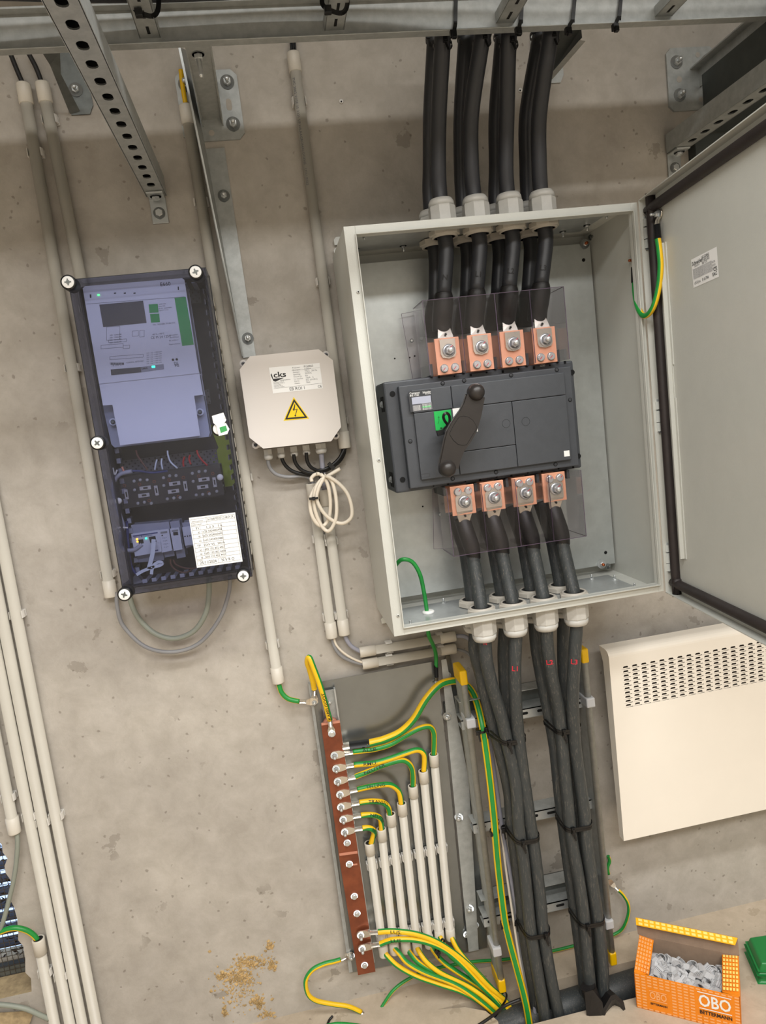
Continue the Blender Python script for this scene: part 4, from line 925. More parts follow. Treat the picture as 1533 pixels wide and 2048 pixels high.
tri = [(570, 604), (701, 786), (484, 804)]; m = MB(); tq = [P(*k1(x, y), JY - .0005) for x, y in tri]; cc = sum(tq, Vector()) / 3
m.add([cc + (p - cc) * 1.06 for p in tq], [(0, 1, 2)], 'warnyellow'); m.add([cc + (p - cc) * .93 - Y_ * .0003 for p in tq], [(0, 1, 2)], 'print'); m.add([cc + (p - cc) * .70 - Y_ * .0006 for p in tq], [(0, 1, 2)], 'warnyellow')
bl = [(583, 660), (560, 712), (578, 708), (592, 714), (578, 760), (572, 758), (584, 770), (590, 762), (586, 762), (604, 705), (588, 700), (572, 704)]
m.add([P(*k1(x, y), JY - .0014) for x, y in bl[:3]], [(0, 1, 2)], 'print'); 
for a, b, w_ in (((580, 662), (566, 716), .0016), ((566, 716), (600, 704), .0012), ((600, 704), (584, 762), .0014)): m.beam(P(*k1(*a), JY - .0013), P(*k1(*b), JY - .0013), w_, .0004, 'print', side=X_)
m.add([P(*k1(x, y), JY - .0014) for x, y in ((574, 758), (592, 760), (583, 774))], [(0, 1, 2)], 'print'); m.build('warning_sticker', jb)
for k, (x, y, r_) in enumerate(((335, 1065, .0098), (450, 1050, .0085), (565, 1038, .0085), (675, 1025, .0088), (805, 1010, .0128))):
    c = P(*k1(x, y), 1.58); m = MB(); dn = V(0, 0, -1)
    m.lathe([(r_, 0), (r_, .012)], c, dn, 'glandgrey', 6, False); m.lathe([(r_ * 1.02, 0), (r_ * 1.02, .006), (r_ * .8, .0105), (r_ * .55, .011)], c + dn * .012, dn, 'glandgrey', 18); m.build('cable_gland', jb)
def cab(name, label, pts, r, m_, Y0=1.58, Y1=None, group=None, sub=6):
    return tag(MB().tube(pxs(pts, Y0, Y1), r, m_, n=12, sub=sub).build(name), label, 'cable', group)
g = 'black cables from the junction box'
cab('grey_cable', 'thin grey cable sweeping from the leftmost gland of the junction box', [(535.5, 914), (538, 930), (545, 942), (556, 950), (577, 954), (602, 952), (617, 955), (625, 964), (626, 980)], .0042, 'greycable', 1.58, 1.604)
cab('black_cable', 'black cable from the second gland of the junction box', [(562.5, 910), (566, 922), (574, 934), (589, 944), (613, 949), (637, 946), (658, 938), (678, 924), (688, 908), (690, 894)], .0042, 'black', 1.58, 1.604, g)
cab('black_cable', 'black cable from the third gland of the junction box', [(588, 908), (590, 922), (597, 934), (609, 943), (628, 947), (650, 941), (672, 927), (684, 912), (687, 896)], .0042, 'black', 1.574, 1.600, g)
cab('black_cable', 'black cable from the fourth gland of the junction box', [(613, 905), (614, 918), (618, 929), (626, 937), (639, 941), (660, 934), (678, 918), (686, 904), (692, 894)], .0042, 'black', 1.572, 1.60, g)
cab('grey_cable', 'thicker grey cable dropping straight from the big gland of the junction box', [(643, 906), (645, 930), (648, 955), (651, 990)], .0058, 'bluegrey', 1.58, 1.604)
m = MB()
for (x, y) in ((663, 932),): m.obox(P(x, y, 1.585), V(.8, 0, .6), Y_, V(-.6, 0, .8), .0045, .008, .009, 'tieblack')
tag(m.build('cable_tie'), 'black tie gathering the black cables by the conduit end', 'cable tie')
# white coil
cl = [(985, 1235), (900, 1285), (820, 1335), (752, 1420), (715, 1520), (728, 1640), (780, 1728), (840, 1740), (885, 1665), (897, 1540), (878, 1400), (838, 1310), (800, 1288), (760, 1288), (728, 1318), (730, 1350)]
cl2 = [(770, 1280), (830, 1290), (900, 1335), (935, 1430), (952, 1560), (945, 1680), (905, 1770), (865, 1790), (815, 1740), (770, 1640), (748, 1530), (765, 1410), (810, 1340), (850, 1318)]
cl3 = [(850, 1300), (900, 1318), (980, 1375), (1050, 1460), (1085, 1570), (1085, 1660), (1040, 1710), (980, 1722), (905, 1690), (830, 1620), (775, 1510), (790, 1410), (830, 1330)]
t = thing('cable_coil', 'cream white cable coiled and tied below the junction box', 'cable', P(655, 1060, 1.57))
m = MB()
for j, c_ in enumerate((cl, cl2, cl3)): m.tube([P(*k1(x, y), 1.565 - .006 * j + .004 * math.sin(k)) for k, (x, y) in enumerate(c_)], .0042, 'whitecable', n=12)
m.cyl(P(*k1(985, 1235), 1.565), P(*k1(990, 1232), 1.5649), .0030, 'printgrey'); m.build('coil', t)
m = MB(); c = P(*k1(745, 1497), 1.555); m.obox(c, X_, Y_, Z_, .0098, .012, .0022, 'tieblack'); m.obox(c + V(0, -.013, 0), X_, Y_, Z_, .003, .003, .004, 'tieblack'); c = P(*k1(818, 1300), 1.56); m.tube([c + V(math.cos(a) * .006, -.002 * math.sin(a), math.sin(a) * .0085) for a in [k * math.pi / 5 for k in range(11)]], .0014, 'tieblack', n=6); m.build('ties', t)
# conduit-to-conduit cables
cab('grey_cable', 'grey cable bending from the left of the twin conduits to the lower level conduit', [(664, 1268), (668, 1290), (680, 1309), (700, 1321), (728, 1329)], .0044, 'greycable', YC)
cab('white_cable', 'thin cream cable beside it bending into the lower level conduit', [(667, 1268), (672, 1288), (686, 1304), (706, 1317), (728, 1326)], .0028, 'whitecable', YC - .003)
cab('grey_cable', 'grey cable bending from the right twin conduit to the upper level conduit', [(689, 1262), (693, 1278), (704, 1293), (723, 1304)], .0052, 'bluegrey', YC)
cab('grey_cable', 'grey cable leaving the right end of the upper level conduit', [(906, 1273), (930, 1273), (948, 1290), (958, 1330), (964, 1390), (978, 1470), (992, 1560), (1004, 1650), (1020, 1740), (1034, 1820), (1050, 1900), (1066, 1980), (1074, 2060)], .0052, 'bluegrey', YC, 1.47)
cab('grey_cable', 'grey cable leaving the right end of the lower level conduit', [(908, 1297), (934, 1305), (952, 1330), (960, 1390), (972, 1470), (986, 1560), (1000, 1650), (1014, 1740), (1028, 1820), (1040, 1900), (1054, 1980), (1062, 2060)], .0038, 'greycable', YC, 1.475)
cab('white_cable', 'thin cream cable running down beside the green and yellow riser', [(946, 1312), (958, 1350), (966, 1402), (976, 1460), (986, 1545), (997, 1623), (1005, 1680), (1014, 1750), (1026, 1830), (1038, 1910), (1052, 1990), (1060, 2060)], .0030, 'whitecable', YC - .01, 1.465)

# ------------------------------------------------------------------ panel heater
hy = 1.52; a = P(1217.5, 1303, hy); b = P(1253.8, 1681, hy); HX0, HX1, HZ1, HZ0 = a.x, 1.40, a.z, b.z
ht = thing('panel_heater', 'cream white panel heater with rows of slots at the right edge', 'heater', V(HX0 + .3, W, HZ0))
def k5(x, y): return (1180 + x * .2344, 1220 + y * .2344)
s0 = P(*k5(306, 487), hy); s1 = P(*k5(922, 370), hy); dx = (s1.x - s0.x) / 8; s2 = P(*k5(348, 808), hy); dz = (s0.z - s2.z) / 9
ncol = 29; cells = []; hm = [(-.0068, -.0019), (.0068, -.0019), (.0066, .0004), (.0050, .0024), (-.0044, .0024), (-.0062, .0006)]
for r_ in range(10):
    for c_ in range(ncol):
        cx, cz = s0.x + dx * c_, s0.z - dz * r_; cells.append((cx - dx / 2, cz - dz / 2, cx + dx / 2, cz + dz / 2, [(cx + p, cz + q) for p, q in hm]))
gx0, gx1, gz1, gz0 = s0.x - dx / 2, s0.x + dx * (ncol - .5), s0.z + dz / 2, s0.z - dz * 9.5
m = MB(); m.holes(V(0, hy, 0), X_, Z_, cells, V(0, .003, 0), 'heater', 'heaterin')
tz = HZ1 - .018
for c in ((HX0, HZ0, HX1, gz0), (HX0, gz0, gx0, gz1), (gx1, gz0, HX1, gz1), (HX0, gz1, HX1, tz)): m.quad(V(c[0], hy, c[1]), V(c[2], hy, c[1]), V(c[2], hy, c[3]), V(c[0], hy, c[3]), 'heater')
pr = [(hy, tz)] + [(hy + .022 - .022 * math.cos(k * math.pi / 12), tz + .018 * math.sin(k * math.pi / 12)) for k in range(1, 7)] + [(hy + .05, HZ1)]
for (y0, z0), (y1, z1) in zip(pr, pr[1:]): m.add([V(HX0, y0, z0), V(HX1, y0, z0), V(HX1, y1, z1), V(HX0, y1, z1)], [(0, 1, 2, 3)], 'heater', True)
m.add([V(HX0, hy, HZ0), V(HX0, hy, tz)] + [V(HX0, y, z) for y, z in pr[1:]] + [V(HX0, hy + .034, tz - .02), V(HX0, hy + .022, HZ0)], [tuple(range(4 + len(pr) - 1))], 'heater'); m.quad(V(HX0, hy, HZ0), V(HX1, hy, HZ0), V(HX1, hy + .022, HZ0), V(HX0, hy + .022, HZ0), 'heater')
m.build('front_panel', ht)
m = MB(); m.box((HX0 + .03, hy + .022, HZ0 + .02), (HX1, W - .02, gz0 - .005), 'heater'); m.box((HX0 + .03, hy + .022, gz0 - .005), (HX1, W - .02, HZ1 - .03), 'heaterin'); m.build('casing', ht)

# ------------------------------------------------------------------ vertical cable ladder
vl = thing('vertical_ladder', 'galvanised vertical cable ladder with yellow end caps carrying the scuffed cables', 'cable ladder', V(.5, 1.55, FZ))
LY = 1.505
def lrail(xt, yt, xb, yb, clips_, w_=.011):
    a = P(xt, yt, LY); b = P(xb, yb, LY); m = MB(); ax = (b - a).normalized()
    m.obox((a + b) / 2 + Y_ * .027, ax, X_, Y_, (b - a).length / 2, w_ / 2 + .001, .027, 'galv')
    for s_ in (-1, 1): m.tube([a + X_ * 0 + Y_ * (.003 if s_ < 0 else .052), b + Y_ * (.003 if s_ < 0 else .052)], w_ * .72, 'galv', n=12)
    m.build('side_rail', vl)
    for e, d in ((a, -ax), (b, ax)):
        c = MB(); c.obox(e + d * .006 + Y_ * .027, ax, X_, Y_, .018, w_ / 2 + .0035, .033, 'capyellow'); c.build('end_cap', vl, bevel=.004, seg=3)
    for cx, cy in clips_:
        c = MB(); p = P(cx, cy, LY); c.obox(p + Y_ * .014, ax, X_, Y_, .012, w_ / 2 + .0055, .025, 'clipgrey'); c.build('joint_sleeve', vl, bevel=.003)
lrail(928, 1360, 1004, 1966, ((941, 1444), (993, 1899)))
lrail(1170, 1316, 1226, 1912, ((1179, 1403), (1217, 1845)))
for z0p, sl in (((1060, 1424), 1), ((1085, 1628), 0), ((1110, 1812), 1)):
    c = P(*z0p, 1.53); z = c.z; m = MB(); xa, xb = .345, .676
    m.box((xa, 1.530, z - .012), (xb, 1.532, z + .010), 'zincplate'); m.box((xa, 1.53, z + .008), (xb, 1.575, z + .010), 'galv'); 
    if sl: m.box((xa, 1.575, z + .008), (xb, 1.577, z + .055), 'galv_dark'); m.box((xa, 1.535, z + .053), (xb, 1.577, z + .055), 'galv')  # rear web darker: shadow inside the channel put into its colour
    m.box((xa, 1.53, z - .014), (xb, 1.57, z - .012), 'galv')
    xx = xa + .02
    while xx < xb - .03: m.prism([V(xx + p, 1.5295, z - .001 + q) for p, q in slot(0, 0, .011, .0035)], V(0, .0004, 0), 'shadowblack'); xx += .045
    m.build('rung', vl)
    b = MB(); b.bolt(V(.325, 1.590, z), V(-.3, -.8, 0), .008, .006, .011, .006); b.box((.322, 1.595, z - .014), (.345, 1.612, z + .03), 'galv_dark'); b.build('rail_bracket', vl)

# ------------------------------------------------------------------ bus bar and its metal back plate
PY = 1.600
bp = thing('back_plate', 'galvanised sheet behind the copper bus bar and the row of white conduits', 'metal plate', P(780, 1650, W))
m = MB(); px2(m, [(640, 1364), (874, 1322), (900, 1560), (934, 1903), (700, 1946)], PY, 'sheet', .0015); m.build('sheet', bp)
m = MB(); px2(m, [(883, 1320), (893, 1318), (938, 1560), (958, 1900), (938, 1904), (905, 1560)], PY - .012, 'galv', .002); m.build('right_flange', bp)
m = MB(); px2(m, [(892, 1312), (901, 1310), (958, 1620), (975, 1895), (930, 1905), (925, 1640)], PY + .003, 'sheet', .002); px2(m, [(617, 1368), (640, 1364), (724, 1941), (699, 1946)], PY + .010, 'sheet', .002); px2(m, [(617, 1368), (622, 1367), (706, 1944), (699, 1946)], PY - .002, 'galv', .012); m.build('left_flange', bp)
m = MB(); px2(m, [(648, 1382), (671, 1378), (750, 1925), (727, 1930)], PY - .010, 'galv', .002); px2(m, [(668, 1379), (671, 1378), (750, 1925), (747, 1926)], PY - .022, 'zincplate', .014); m.build('mounting_rail', bp)
for x, y in ((629, 1404), (659, 1402), (934, 1868), (951, 1850), (702.5, 1911), (895, 1351)):
    b = MB(); b.bolt(P(x, y, PY - .003), FR, .0068, .006, .0095, .006 if x < 800 else 0); b.build('bolt', bp)
m = MB(); c = P(661, 1447, PY - .006); m.lathe([(.019, 0), (.019, .014), (.016, .016)], c, FR, 'pinkcopper', 24); m.build('insulator', bp)
BYb = 1.566
bb = thing('bus_bar', 'copper earthing bus bar with bolted cable lugs', 'bus bar', P(735, 1945, BYb))
m = MB(); px2(m, [(643.4, 1451), (680, 1445), (716, 1704), (679, 1711)], BYb, 'busbar', .005); m.build('upper_bar', bb, bevel=.0006)
m = MB(); px2(m, [(678, 1708), (715.5, 1702), (751, 1943), (717, 1950)], BYb + .006, 'busbar', .005); m.build('lower_bar', bb, bevel=.0006)
m = MB(); px2(m, [(679, 1707), (715, 1702), (715.6, 1707), (679.6, 1712)], BYb - .0006, 'pinkcopper', .001); px2(m, [(643, 1447), (680, 1441), (680.5, 1445.5), (643.6, 1451)], BYb - .0002, 'pinkcopper', .004); px2(m, [(702, 1729), (715, 1727), (715.4, 1730), (702, 1732)], BYb + .0055, 'pinkcopper', .001); m.build('cut_edges', bb)
for x, y, lg in ((664, 1467, 0), (669, 1511, 1), (672.5, 1537.5, 1), (675.6, 1563, 1), (680.3, 1589, 1), (682, 1614, 1), (686.6, 1639, 1), (689.7, 1664, 1), (694.7, 1685, 0), (699.6, 1730.6, 0), (709.5, 1795, 0), (715, 1829.6, 0), (721.5, 1870, 1), (724.5, 1897, 1), (730, 1933, 0)):
    b = MB(); c = P(x, y, BYb - (.003 if lg or y < 1500 else 0)); b.bolt(c + (V(0, .006, 0) if y > 1710 and not lg else V(0, 0, 0)), FR, .0064, .006 if lg else .005, .0086, .010 if lg else 0, n=6 if lg else 14); b.build('bolt', bb)
def lug(m, c, e, r=.0058, rp=.0095):
    """palm around c (bolt hole) towards barrel end e"""
    d = (e - c); L = d.length; ax = d.normalized(); sd = ax.cross(V(0, 1, 0)).normalized(); sy = V(0, 1, 0)
    pts = [c + ax * (math.cos(a) * rp) + sd * (math.sin(a) * rp) for a in [math.pi / 2 + k * math.pi / 8 for k in range(9)]] + [c + ax * L * .28 - sd * rp, c + ax * L * .28 + sd * rp]
    m.prism(pts, sy * .0028, 'tin')
    a0 = c + ax * L * .28; a1 = c + ax * L * .55 - sy * .003
    m.add([a0 + sd * rp, a0 - sd * rp, a1 - sd * r, a1 + sd * r, a0 + sd * rp + sy * .0028, a0 - sd * rp + sy * .0028, a1 - sd * r + sy * r * 2, a1 + sd * r + sy * r * 2], [(0, 1, 2, 3), (4, 7, 6, 5), (0, 3, 7, 4), (1, 5, 6, 2)], 'tin')
    m.cyl(a1 + sy * r, e, r, 'tin', 16); m.cyl(a1 + sy * r * .2 + ax * .001, a1 - sy * .0002 + ax * .001, .0012, 'shadowblack', 8)
    return m
YG = 1.566
yg_specs = [
 ('ALSB.', [(706, 1504), (728, 1501), (750, 1498), (780, 1489), (810, 1472), (838, 1457), (858, 1453), (867, 1462), (869, 1480), (868, 1520)], (669, 1511), 40, 90, 22, -80, 'highest, to the farthest conduit'),
 ('RMU.', [(708, 1530), (728, 1528), (750, 1526), (780, 1517.5), (810, 1507), (834, 1500), (846, 1505), (849.6, 1518), (847.5, 1552)], (672.5, 1537.5), 85, 110, 20, 0, 'second from the top'),
 ('NEUTER.', [(711, 1553.5), (722, 1549), (736, 1543.5), (765, 1531), (798, 1521), (813, 1523), (823, 1534), (826.5, 1552), (826.5, 1582)], (675.6, 1563), 30, 90, 36, -70, 'third from the top'),
 ('TELLING.', [(715, 1579), (732, 1575), (750, 1571.5), (777, 1569), (792, 1576), (800, 1588), (804, 1616)], (680.3, 1589), 50, 100, 30, 20, 'fourth from the top'),
 ('TRANSFO.', [(719, 1605.4), (735, 1603), (750, 1602.5), (766, 1605), (777, 1615), (781, 1638)], (682, 1614), -40, 85, 34, 20, 'fifth from the top'),
 ('NEUTER', [(722, 1630.6), (735, 1629.5), (750, 1630.5), (760, 1636), (763, 1648), (763, 1668)], (686.6, 1639), -45, 85, 26, 110, 'sixth from the top'),
 ('NEUTER', [(725, 1656.4), (734, 1655.5), (743, 1657.5), (749, 1664), (746, 1676), (740, 1696)], (689.7, 1664), -45, 80, 19, 120, 'lowest of the upper seven'),
 ('LUS.', [(757, 1864), (775, 1862.5), (796, 1863), (832, 1868), (869, 1881), (905, 1903), (942, 1934), (978, 1972), (1011, 2001), (1030, 2035), (1036, 2075)], (721.5, 1870), 110, 90, 16, 0, 'upper of the two near the bottom'),
 ('LUS.', [(761, 1888), (776, 1882), (792, 1879), (825, 1879), (858, 1886), (891, 1901), (923, 1928), (960, 1968), (993, 2001), (1018, 2034), (1026, 2075)], (724.5, 1897), -10, 90, 16, 0, 'lower of the two near the bottom')]
def ygmesh(path, r, a0, w_, twist=0, n=24, sub=6, sat=1): return MB().tube(path, r, 'yellow', sectors='green', a0=a0, width=w_, n=n, sub=sub, twist=twist, sat=sat)
YGR = .0066
for k, (txt, pts, hole, a0, w_, tw, twi, lb_) in enumerate(yg_specs):
    low = txt == 'LUS.'
    t = thing('earth_cable', 'earth cable with handwriting on the bus bar, ' + lb_, 'cable', P(*hole, BYb), 'labelled earth cables on the bus bar')
    path = pxs(pts, YG - (.012 if low else 0), 1.50 if low else YC) if low else [P(x, y, YG + (1.583 - YG) * max(0, (i - 2) / (len(pts) - 3))) for i, (x, y) in enumerate(pts)]
    ygmesh(path, YGR, a0, w_, twi).build('cable', t)
    lug(MB(), P(*hole, BYb - .003), path[0]).build('cable_lug', t)
    m = MB(); m.tubetext(txt, path, YGR, .022 if not low else .030, .0100, 'penblack', a=24, bold=.008, width=tw * .00125 * (1.25 if len(txt) > 6 else 1.35)); m.build('handwriting', t)
    # conduits for the upper seven
tops = [(739, 1688), (763, 1660), (782, 1630), (804, 1609), (826, 1574), (847, 1544), (868, 1511)]
bots = [(768, 1908), (789.5, 1903), (813, 1900), (836, 1902), (859, 1890), (880, 1879), (902, 1875)]
order = ['leftmost and shortest', 'second from left', 'third from left', 'middle', 'third from right', 'second from right', 'rightmost and tallest']
for k in range(7):
    a, b = P(*tops[k], 1.583), P(*bots[k], 1.583); L = (b - a).length
    r1 = (P(739 + 23 * k, 1722 - 5.5 * k, YC).z - a.z) / (b.z - a.z); r2 = (P(757 + 22 * k, 1864 - 4.5 * k, YC).z - a.z) / (b.z - a.z)
    conduit([a, b], 'white conduit beside the bus bar, %s of the seven' % order[k], .0101, clips=(r1, r2), group='seven white conduits beside the bus bar', capl=.026)
fan = [[(768, 1900), (775, 1912), (796, 1932), (832, 1952), (880, 1969), (927, 1985), (978, 2016), (1000, 2042), (1008, 2080)],
 [(789, 1896), (800, 1908), (816, 1926), (850, 1945), (905, 1966), (942, 1988), (984, 2022), (1004, 2046), (1012, 2080)],
 [(812, 1893), (822, 1908), (838, 1926), (869, 1945), (920, 1969), (956, 1991), (994, 2024), (1012, 2048), (1016, 2080)],
 [(835, 1895), (842, 1908), (856, 1926), (884, 1947), (934, 1971), (968, 1994), (1003, 2026), (1018, 2048), (1022, 2080)],
 [(859, 1884), (867, 1900), (884, 1921), (909, 1940), (949, 1966), (982, 1991), (1011, 2021), (1026, 2050), (1030, 2085)],
 [(880, 1872), (887, 1888), (902, 1912), (926, 1932), (958, 1962), (990, 1990), (1020, 2024), (1034, 2052), (1036, 2085)],
 [(902, 1868), (906, 1880), (916, 1899), (931, 1918), (956, 1945), (992, 1985), (1022, 2016), (1038, 2052), (1040, 2085)]]
for k, pts in enumerate(fan):
    n = len(pts); path = [P(x, y, 1.583 - .073 * min(1, i / (n - 3)) - (.008 if k % 2 else 0)) for i, (x, y) in enumerate(pts)]
    t = ygmesh(path, .0062, (-60, 80, -20, 120, 60, -80, 100)[k], 120).build('earth_cable')
    tag(t, 'earth cable fanning down from the foot of the conduit %s' % order[k].replace('shortest', 'short').replace('tallest', 'tall'), 'cable', 'earth cables fanning to the floor')
t = thing('earth_cable', 'bright green and yellow cable marked KABELGOOT arching above the bus bar top', 'cable', P(664, 1467, BYb))
path = [P(x, y, Y) for (x, y), Y in zip([(629, 1378), (626, 1362), (620, 1340), (615, 1324), (619, 1315), (627, 1334), (639, 1366), (650, 1402), (660, 1440)], [1.585, 1.58, 1.575, 1.565, 1.555, 1.55, 1.548, 1.55, 1.556])]
ygmesh(path, .0066, 165, 100).build('cable', t)
lug(MB(), P(664, 1467, BYb - .003), path[-1], .0052, .0085).build('cable_lug', t); lug(MB(), P(629, 1404, PY - .006), path[0], .005, .0085).build('cable_lug', t)
m = MB(); m.tubetext('KABELGOOT', path[::-1], .0066, .004, .0095, 'penblack', a=-5, bold=.02, width=.070); m.build('handwriting', t)
t = thing('earth_cable', 'short dusty green and yellow cable from the conduit end to the plate bolt', 'cable', P(629, 1404, PY))
path = pxs([(557, 1355), (559, 1372), (565, 1387), (578, 1398), (599, 1403)], YC, PY - .01); ygmesh(path, .0062, 10, 110).build('cable', t); lug(MB(), P(629, 1404, PY - .009), path[-1], .005, .0085).build('cable_lug', t)
t = thing('earth_cable', 'thick earth feeder cable with black shrink sleeve behind the bus bar, running down the ladder', 'cable', P(700, 1491, 1.57))
fe = [(734, 1487), (752, 1483), (769, 1478.5), (801, 1464), (828, 1438), (852, 1399), (876, 1372), (897, 1363), (920, 1363), (940, 1377), (954, 1405), (966, 1456), (978, 1540), (988, 1630), (992, 1679), (998, 1744), (1009, 1833), (1018, 1875), (1034, 1935), (1052, 2005), (1064, 2080)]
fY = [1.565, 1.565, 1.565, 1.562, 1.56, 1.56, 1.568, 1.576, 1.576, 1.565, 1.54, 1.50, 1.485, 1.48, 1.48, 1.48, 1.478, 1.476, 1.472, 1.465, 1.455]
path = [P(x, y, Y) for (x, y), Y in zip(fe, fY)]
ygmesh(path, lambda u: .0088, -36, 66, 44, n=30, sat=2).build('cable', t)
MB().cyl(P(699, 1491, 1.568), P(739, 1486, 1.565), .0092, 'black').tube([P(724, 1488, 1.567), P(729, 1487.4, 1.567)], .0098, 'black').build('heat_shrink', t); MB().cyl(P(686, 1493, 1.572), P(702, 1490, 1.568), .0085, 'tin').build('cable_lug', t)
for k, (x, y) in enumerate(((962, 1461), (990, 1662), (1011, 1846))):
    c = P(x, y, 1.488); tie(c, V(.1, 0, 1), [c], .0095, 'black tie holding the thick green and yellow riser, %s of three' % ('top', 'middle', 'bottom')[k], 'ties on the green and yellow riser', head=V(-.6, -.8, 0))
    c = P(x + (15, 22, 26)[k], y - 6, 1.50); tie(c, V(.1, 0, 1), [c], .0085, 'black tie holding the thin grey and cream cables, %s of three' % ('top', 'middle', 'bottom')[k], 'ties on the thin cables', head=V(-.6, -.8, 0))
t = thing('earth_cable', 'green and yellow cable curling from the lower left plate bolt down to the floor', 'cable', P(735, 2036, 1.57))
path = [P(x, y, Y) for (x, y), Y in zip([(682, 1919), (668, 1923), (648, 1928), (625, 1940), (612, 1961), (616, 1987), (632, 2001), (664, 2008), (697, 2013), (723, 2024)], [1.59, 1.59, 1.59, 1.585, 1.58, 1.58, 1.58, 1.578, 1.575, 1.572])]
ygmesh(path, .0056, -100, 150).build('cable', t); lug(MB(), P(702.5, 1911, PY - .006), path[0], .0048, .008).build('cable_lug', t); lug(MB(), P(738, 2040, 1.568), path[-1], .0048, .008).build('cable_lug', t)
t = thing('earth_cable', 'thin earth cable from the floor lug along the wall foot behind the ladder', 'cable', P(760, 2030, 1.58))
path = [P(759, 2024, 1.572), P(768, 2008, 1.58), P(788, 1980, 1.59), P(818, 1958, 1.60), P(860, 1940, 1.606), P(945, 1924, 1.608), P(1020, 1918, 1.608), P(1106, 1902, 1.608), P(1156, 1890, 1.608), P(1200, 1880, 1.607), P(1227, 1870, 1.606), P(1246, 1857, 1.604), P(1257, 1830, 1.60), P(1257, 1808, 1.60), P(1247, 1790, 1.60), P(1237, 1780, 1.60)]
ygmesh(path, .0042, 60, 150).build('cable', t); lug(MB(), P(740, 2044, 1.566), path[0], .004, .007).build('cable_lug', t); lug(MB(), P(1221, 1764, 1.604), path[-1], .004, .007).build('cable_lug', t)
tag(MB().tube(pxs([(1217, 1712), (1220, 1722), (1216, 1735), (1218, 1748)], 1.606), .0045, 'green', sectors='yellow', a0=60, width=60).build('earth_wire'), 'small green scrap of earth wire taped to the wall right of the ladder', 'wire')
for k, (x, y) in enumerate(((880, 1892), (996, 2013))):
    c = P(x, y, 1.54 if k == 0 else 1.50); tie(c, V(.75, -.1, -.66), [c + V(-.007, 0, -.007), c + V(.007, 0, .007)] if k == 0 else [c + V(-.022, 0, -.018), c + V(.024, 0, .012)], .0075 if k == 0 else .012, ('black tie joining the two LUS cables', 'black tie bundling all the fanned earth cables near the floor')[k], None)
tag(MB().tube([PZ(950, 2056, FZ + .01), P(985, 2032, 1.44), P(1010, 2012, 1.43), P(1042, 1998, 1.43)], .0035, 'black', n=8).build('rope'), 'black dusty strap lying over the earth cable bundle at the bottom', 'strap')
tag(MB().tube([PZ(652, 2060, FZ + .004), PZ(658, 2042, FZ + .004), PZ(666, 2032, FZ + .008)], .003, 'black', n=8).build('rope'), 'black tie end lying on the floor at bottom centre', 'strap')
tag(ygmesh([PZ(640, 2056, FZ + .005), PZ(675, 2048, FZ + .005), PZ(720, 2052, FZ + .005), PZ(760, 2062, FZ + .005)], .0045, 90, 140).build('earth_cable'), 'green and yellow cable lying on the floor at the bottom edge', 'cable')
# bottom left cables
tag(ygmesh([P(-30, 1880, 1.61), P(5, 1862, 1.60), P(30, 1856, 1.598), P(55, 1862, 1.600), P(72, 1876, YC), P(80, 1895, YC)], .0062, 70, 150).build('earth_cable'), 'green and yellow cable entering the short conduit at bottom left', 'cable')
tag(MB().tube([P(33, 1655, YC), P(35, 1690, 1.60), P(30, 1745, 1.60), P(18, 1800, 1.60), P(2, 1855, 1.60), P(-20, 1900, 1.61)], .0052, 'greencable_grey').build('grey_cable'), 'grey green cable hanging from the open conduit end over the vent', 'cable')
tag(MB().tube([P(-40, 2008, 1.60), P(10, 2010, 1.598), P(50, 2017, 1.596), P(80, 2030, 1.597), P(98, 2038, 1.60)], .0056, 'greencable_grey').build('grey_cable'), 'grey green cable crossing the bottom left corner', 'cable')
m = MB(); q = [P(x, y, 1.64) for x, y in ((-60, 1992), (45, 1988), (60, 2010), (64, 2030), (-60, 2040))]; m.prism(q, V(0, .002, 0), 'sand'); q = [P(x, y, 1.61) for x, y in ((-60, 2030), (68, 2022), (55, 2060), (-60, 2060))]; m.prism(q, V(0, .002, 0), 'sand')
tag(m.build('dusty_sheet'), 'dusty beige sheet folded below the vent opening', 'sheet')
cab('grey_cable', 'grey cable looping under the meter box, outer loop', [(233, 1184), (235, 1215), (247, 1252), (290, 1293), (345, 1304), (398, 1287), (438, 1240), (457, 1190), (461, 1150)], .0046, 'greycable', 1.60, 1.57)
cab('grey_cable', 'grey cable looping under the meter box, inner loop', [(258, 1186), (266, 1215), (282, 1242), (312, 1268), (350, 1277), (388, 1262), (411, 1228), (418, 1190), (418, 1150)], .0060, 'greencable_grey', 1.60, 1.57)

# ------------------------------------------------------------------ meter box
LYm = 1.45
tl, br_ = P(135, 559, LYm), P(505, 1153, LYm); MX0, MX1, MZ1, MZ0 = tl.x, br_.x, tl.z, br_.z
mbx = thing('meter_box', 'tall electricity meter box with smoky transparent cover at left', 'meter box', V((MX0 + MX1) / 2, W, MZ0))
HYm = 1.53; m = MB(); b = .003
m.box((MX0 + b, 1.606, MZ0 + b), (MX1 - b, W - .002, MZ1 - b), 'housing')
for A, B in (((MX0 + b, MZ0 + b), (MX0 + b + .003, MZ1 - b)), ((MX1 - b - .003, MZ0 + b), (MX1 - b, MZ1 - b)), ((MX0 + b, MZ0 + b), (MX1 - b, MZ0 + b + .003)), ((MX0 + b, MZ1 - b - .003), (MX1 - b, MZ1 - b))):
    m.box((A[0], HYm, A[1]), (B[0], 1.61, B[1]), 'housing')
zz = MZ0 + .03
while zz < MZ1 - .03: m.box((MX1 - b, HYm + .015, zz), (MX1 - b + .004, HYm + .06, zz + .02), 'housing'); zz += .03
m.build('housing', mbx)
m = MB(); m.box((MX0 + .008, 1.602, MZ0 + .008), (MX1 - .008, 1.606, MZ1 - .008), 'innershade'); 
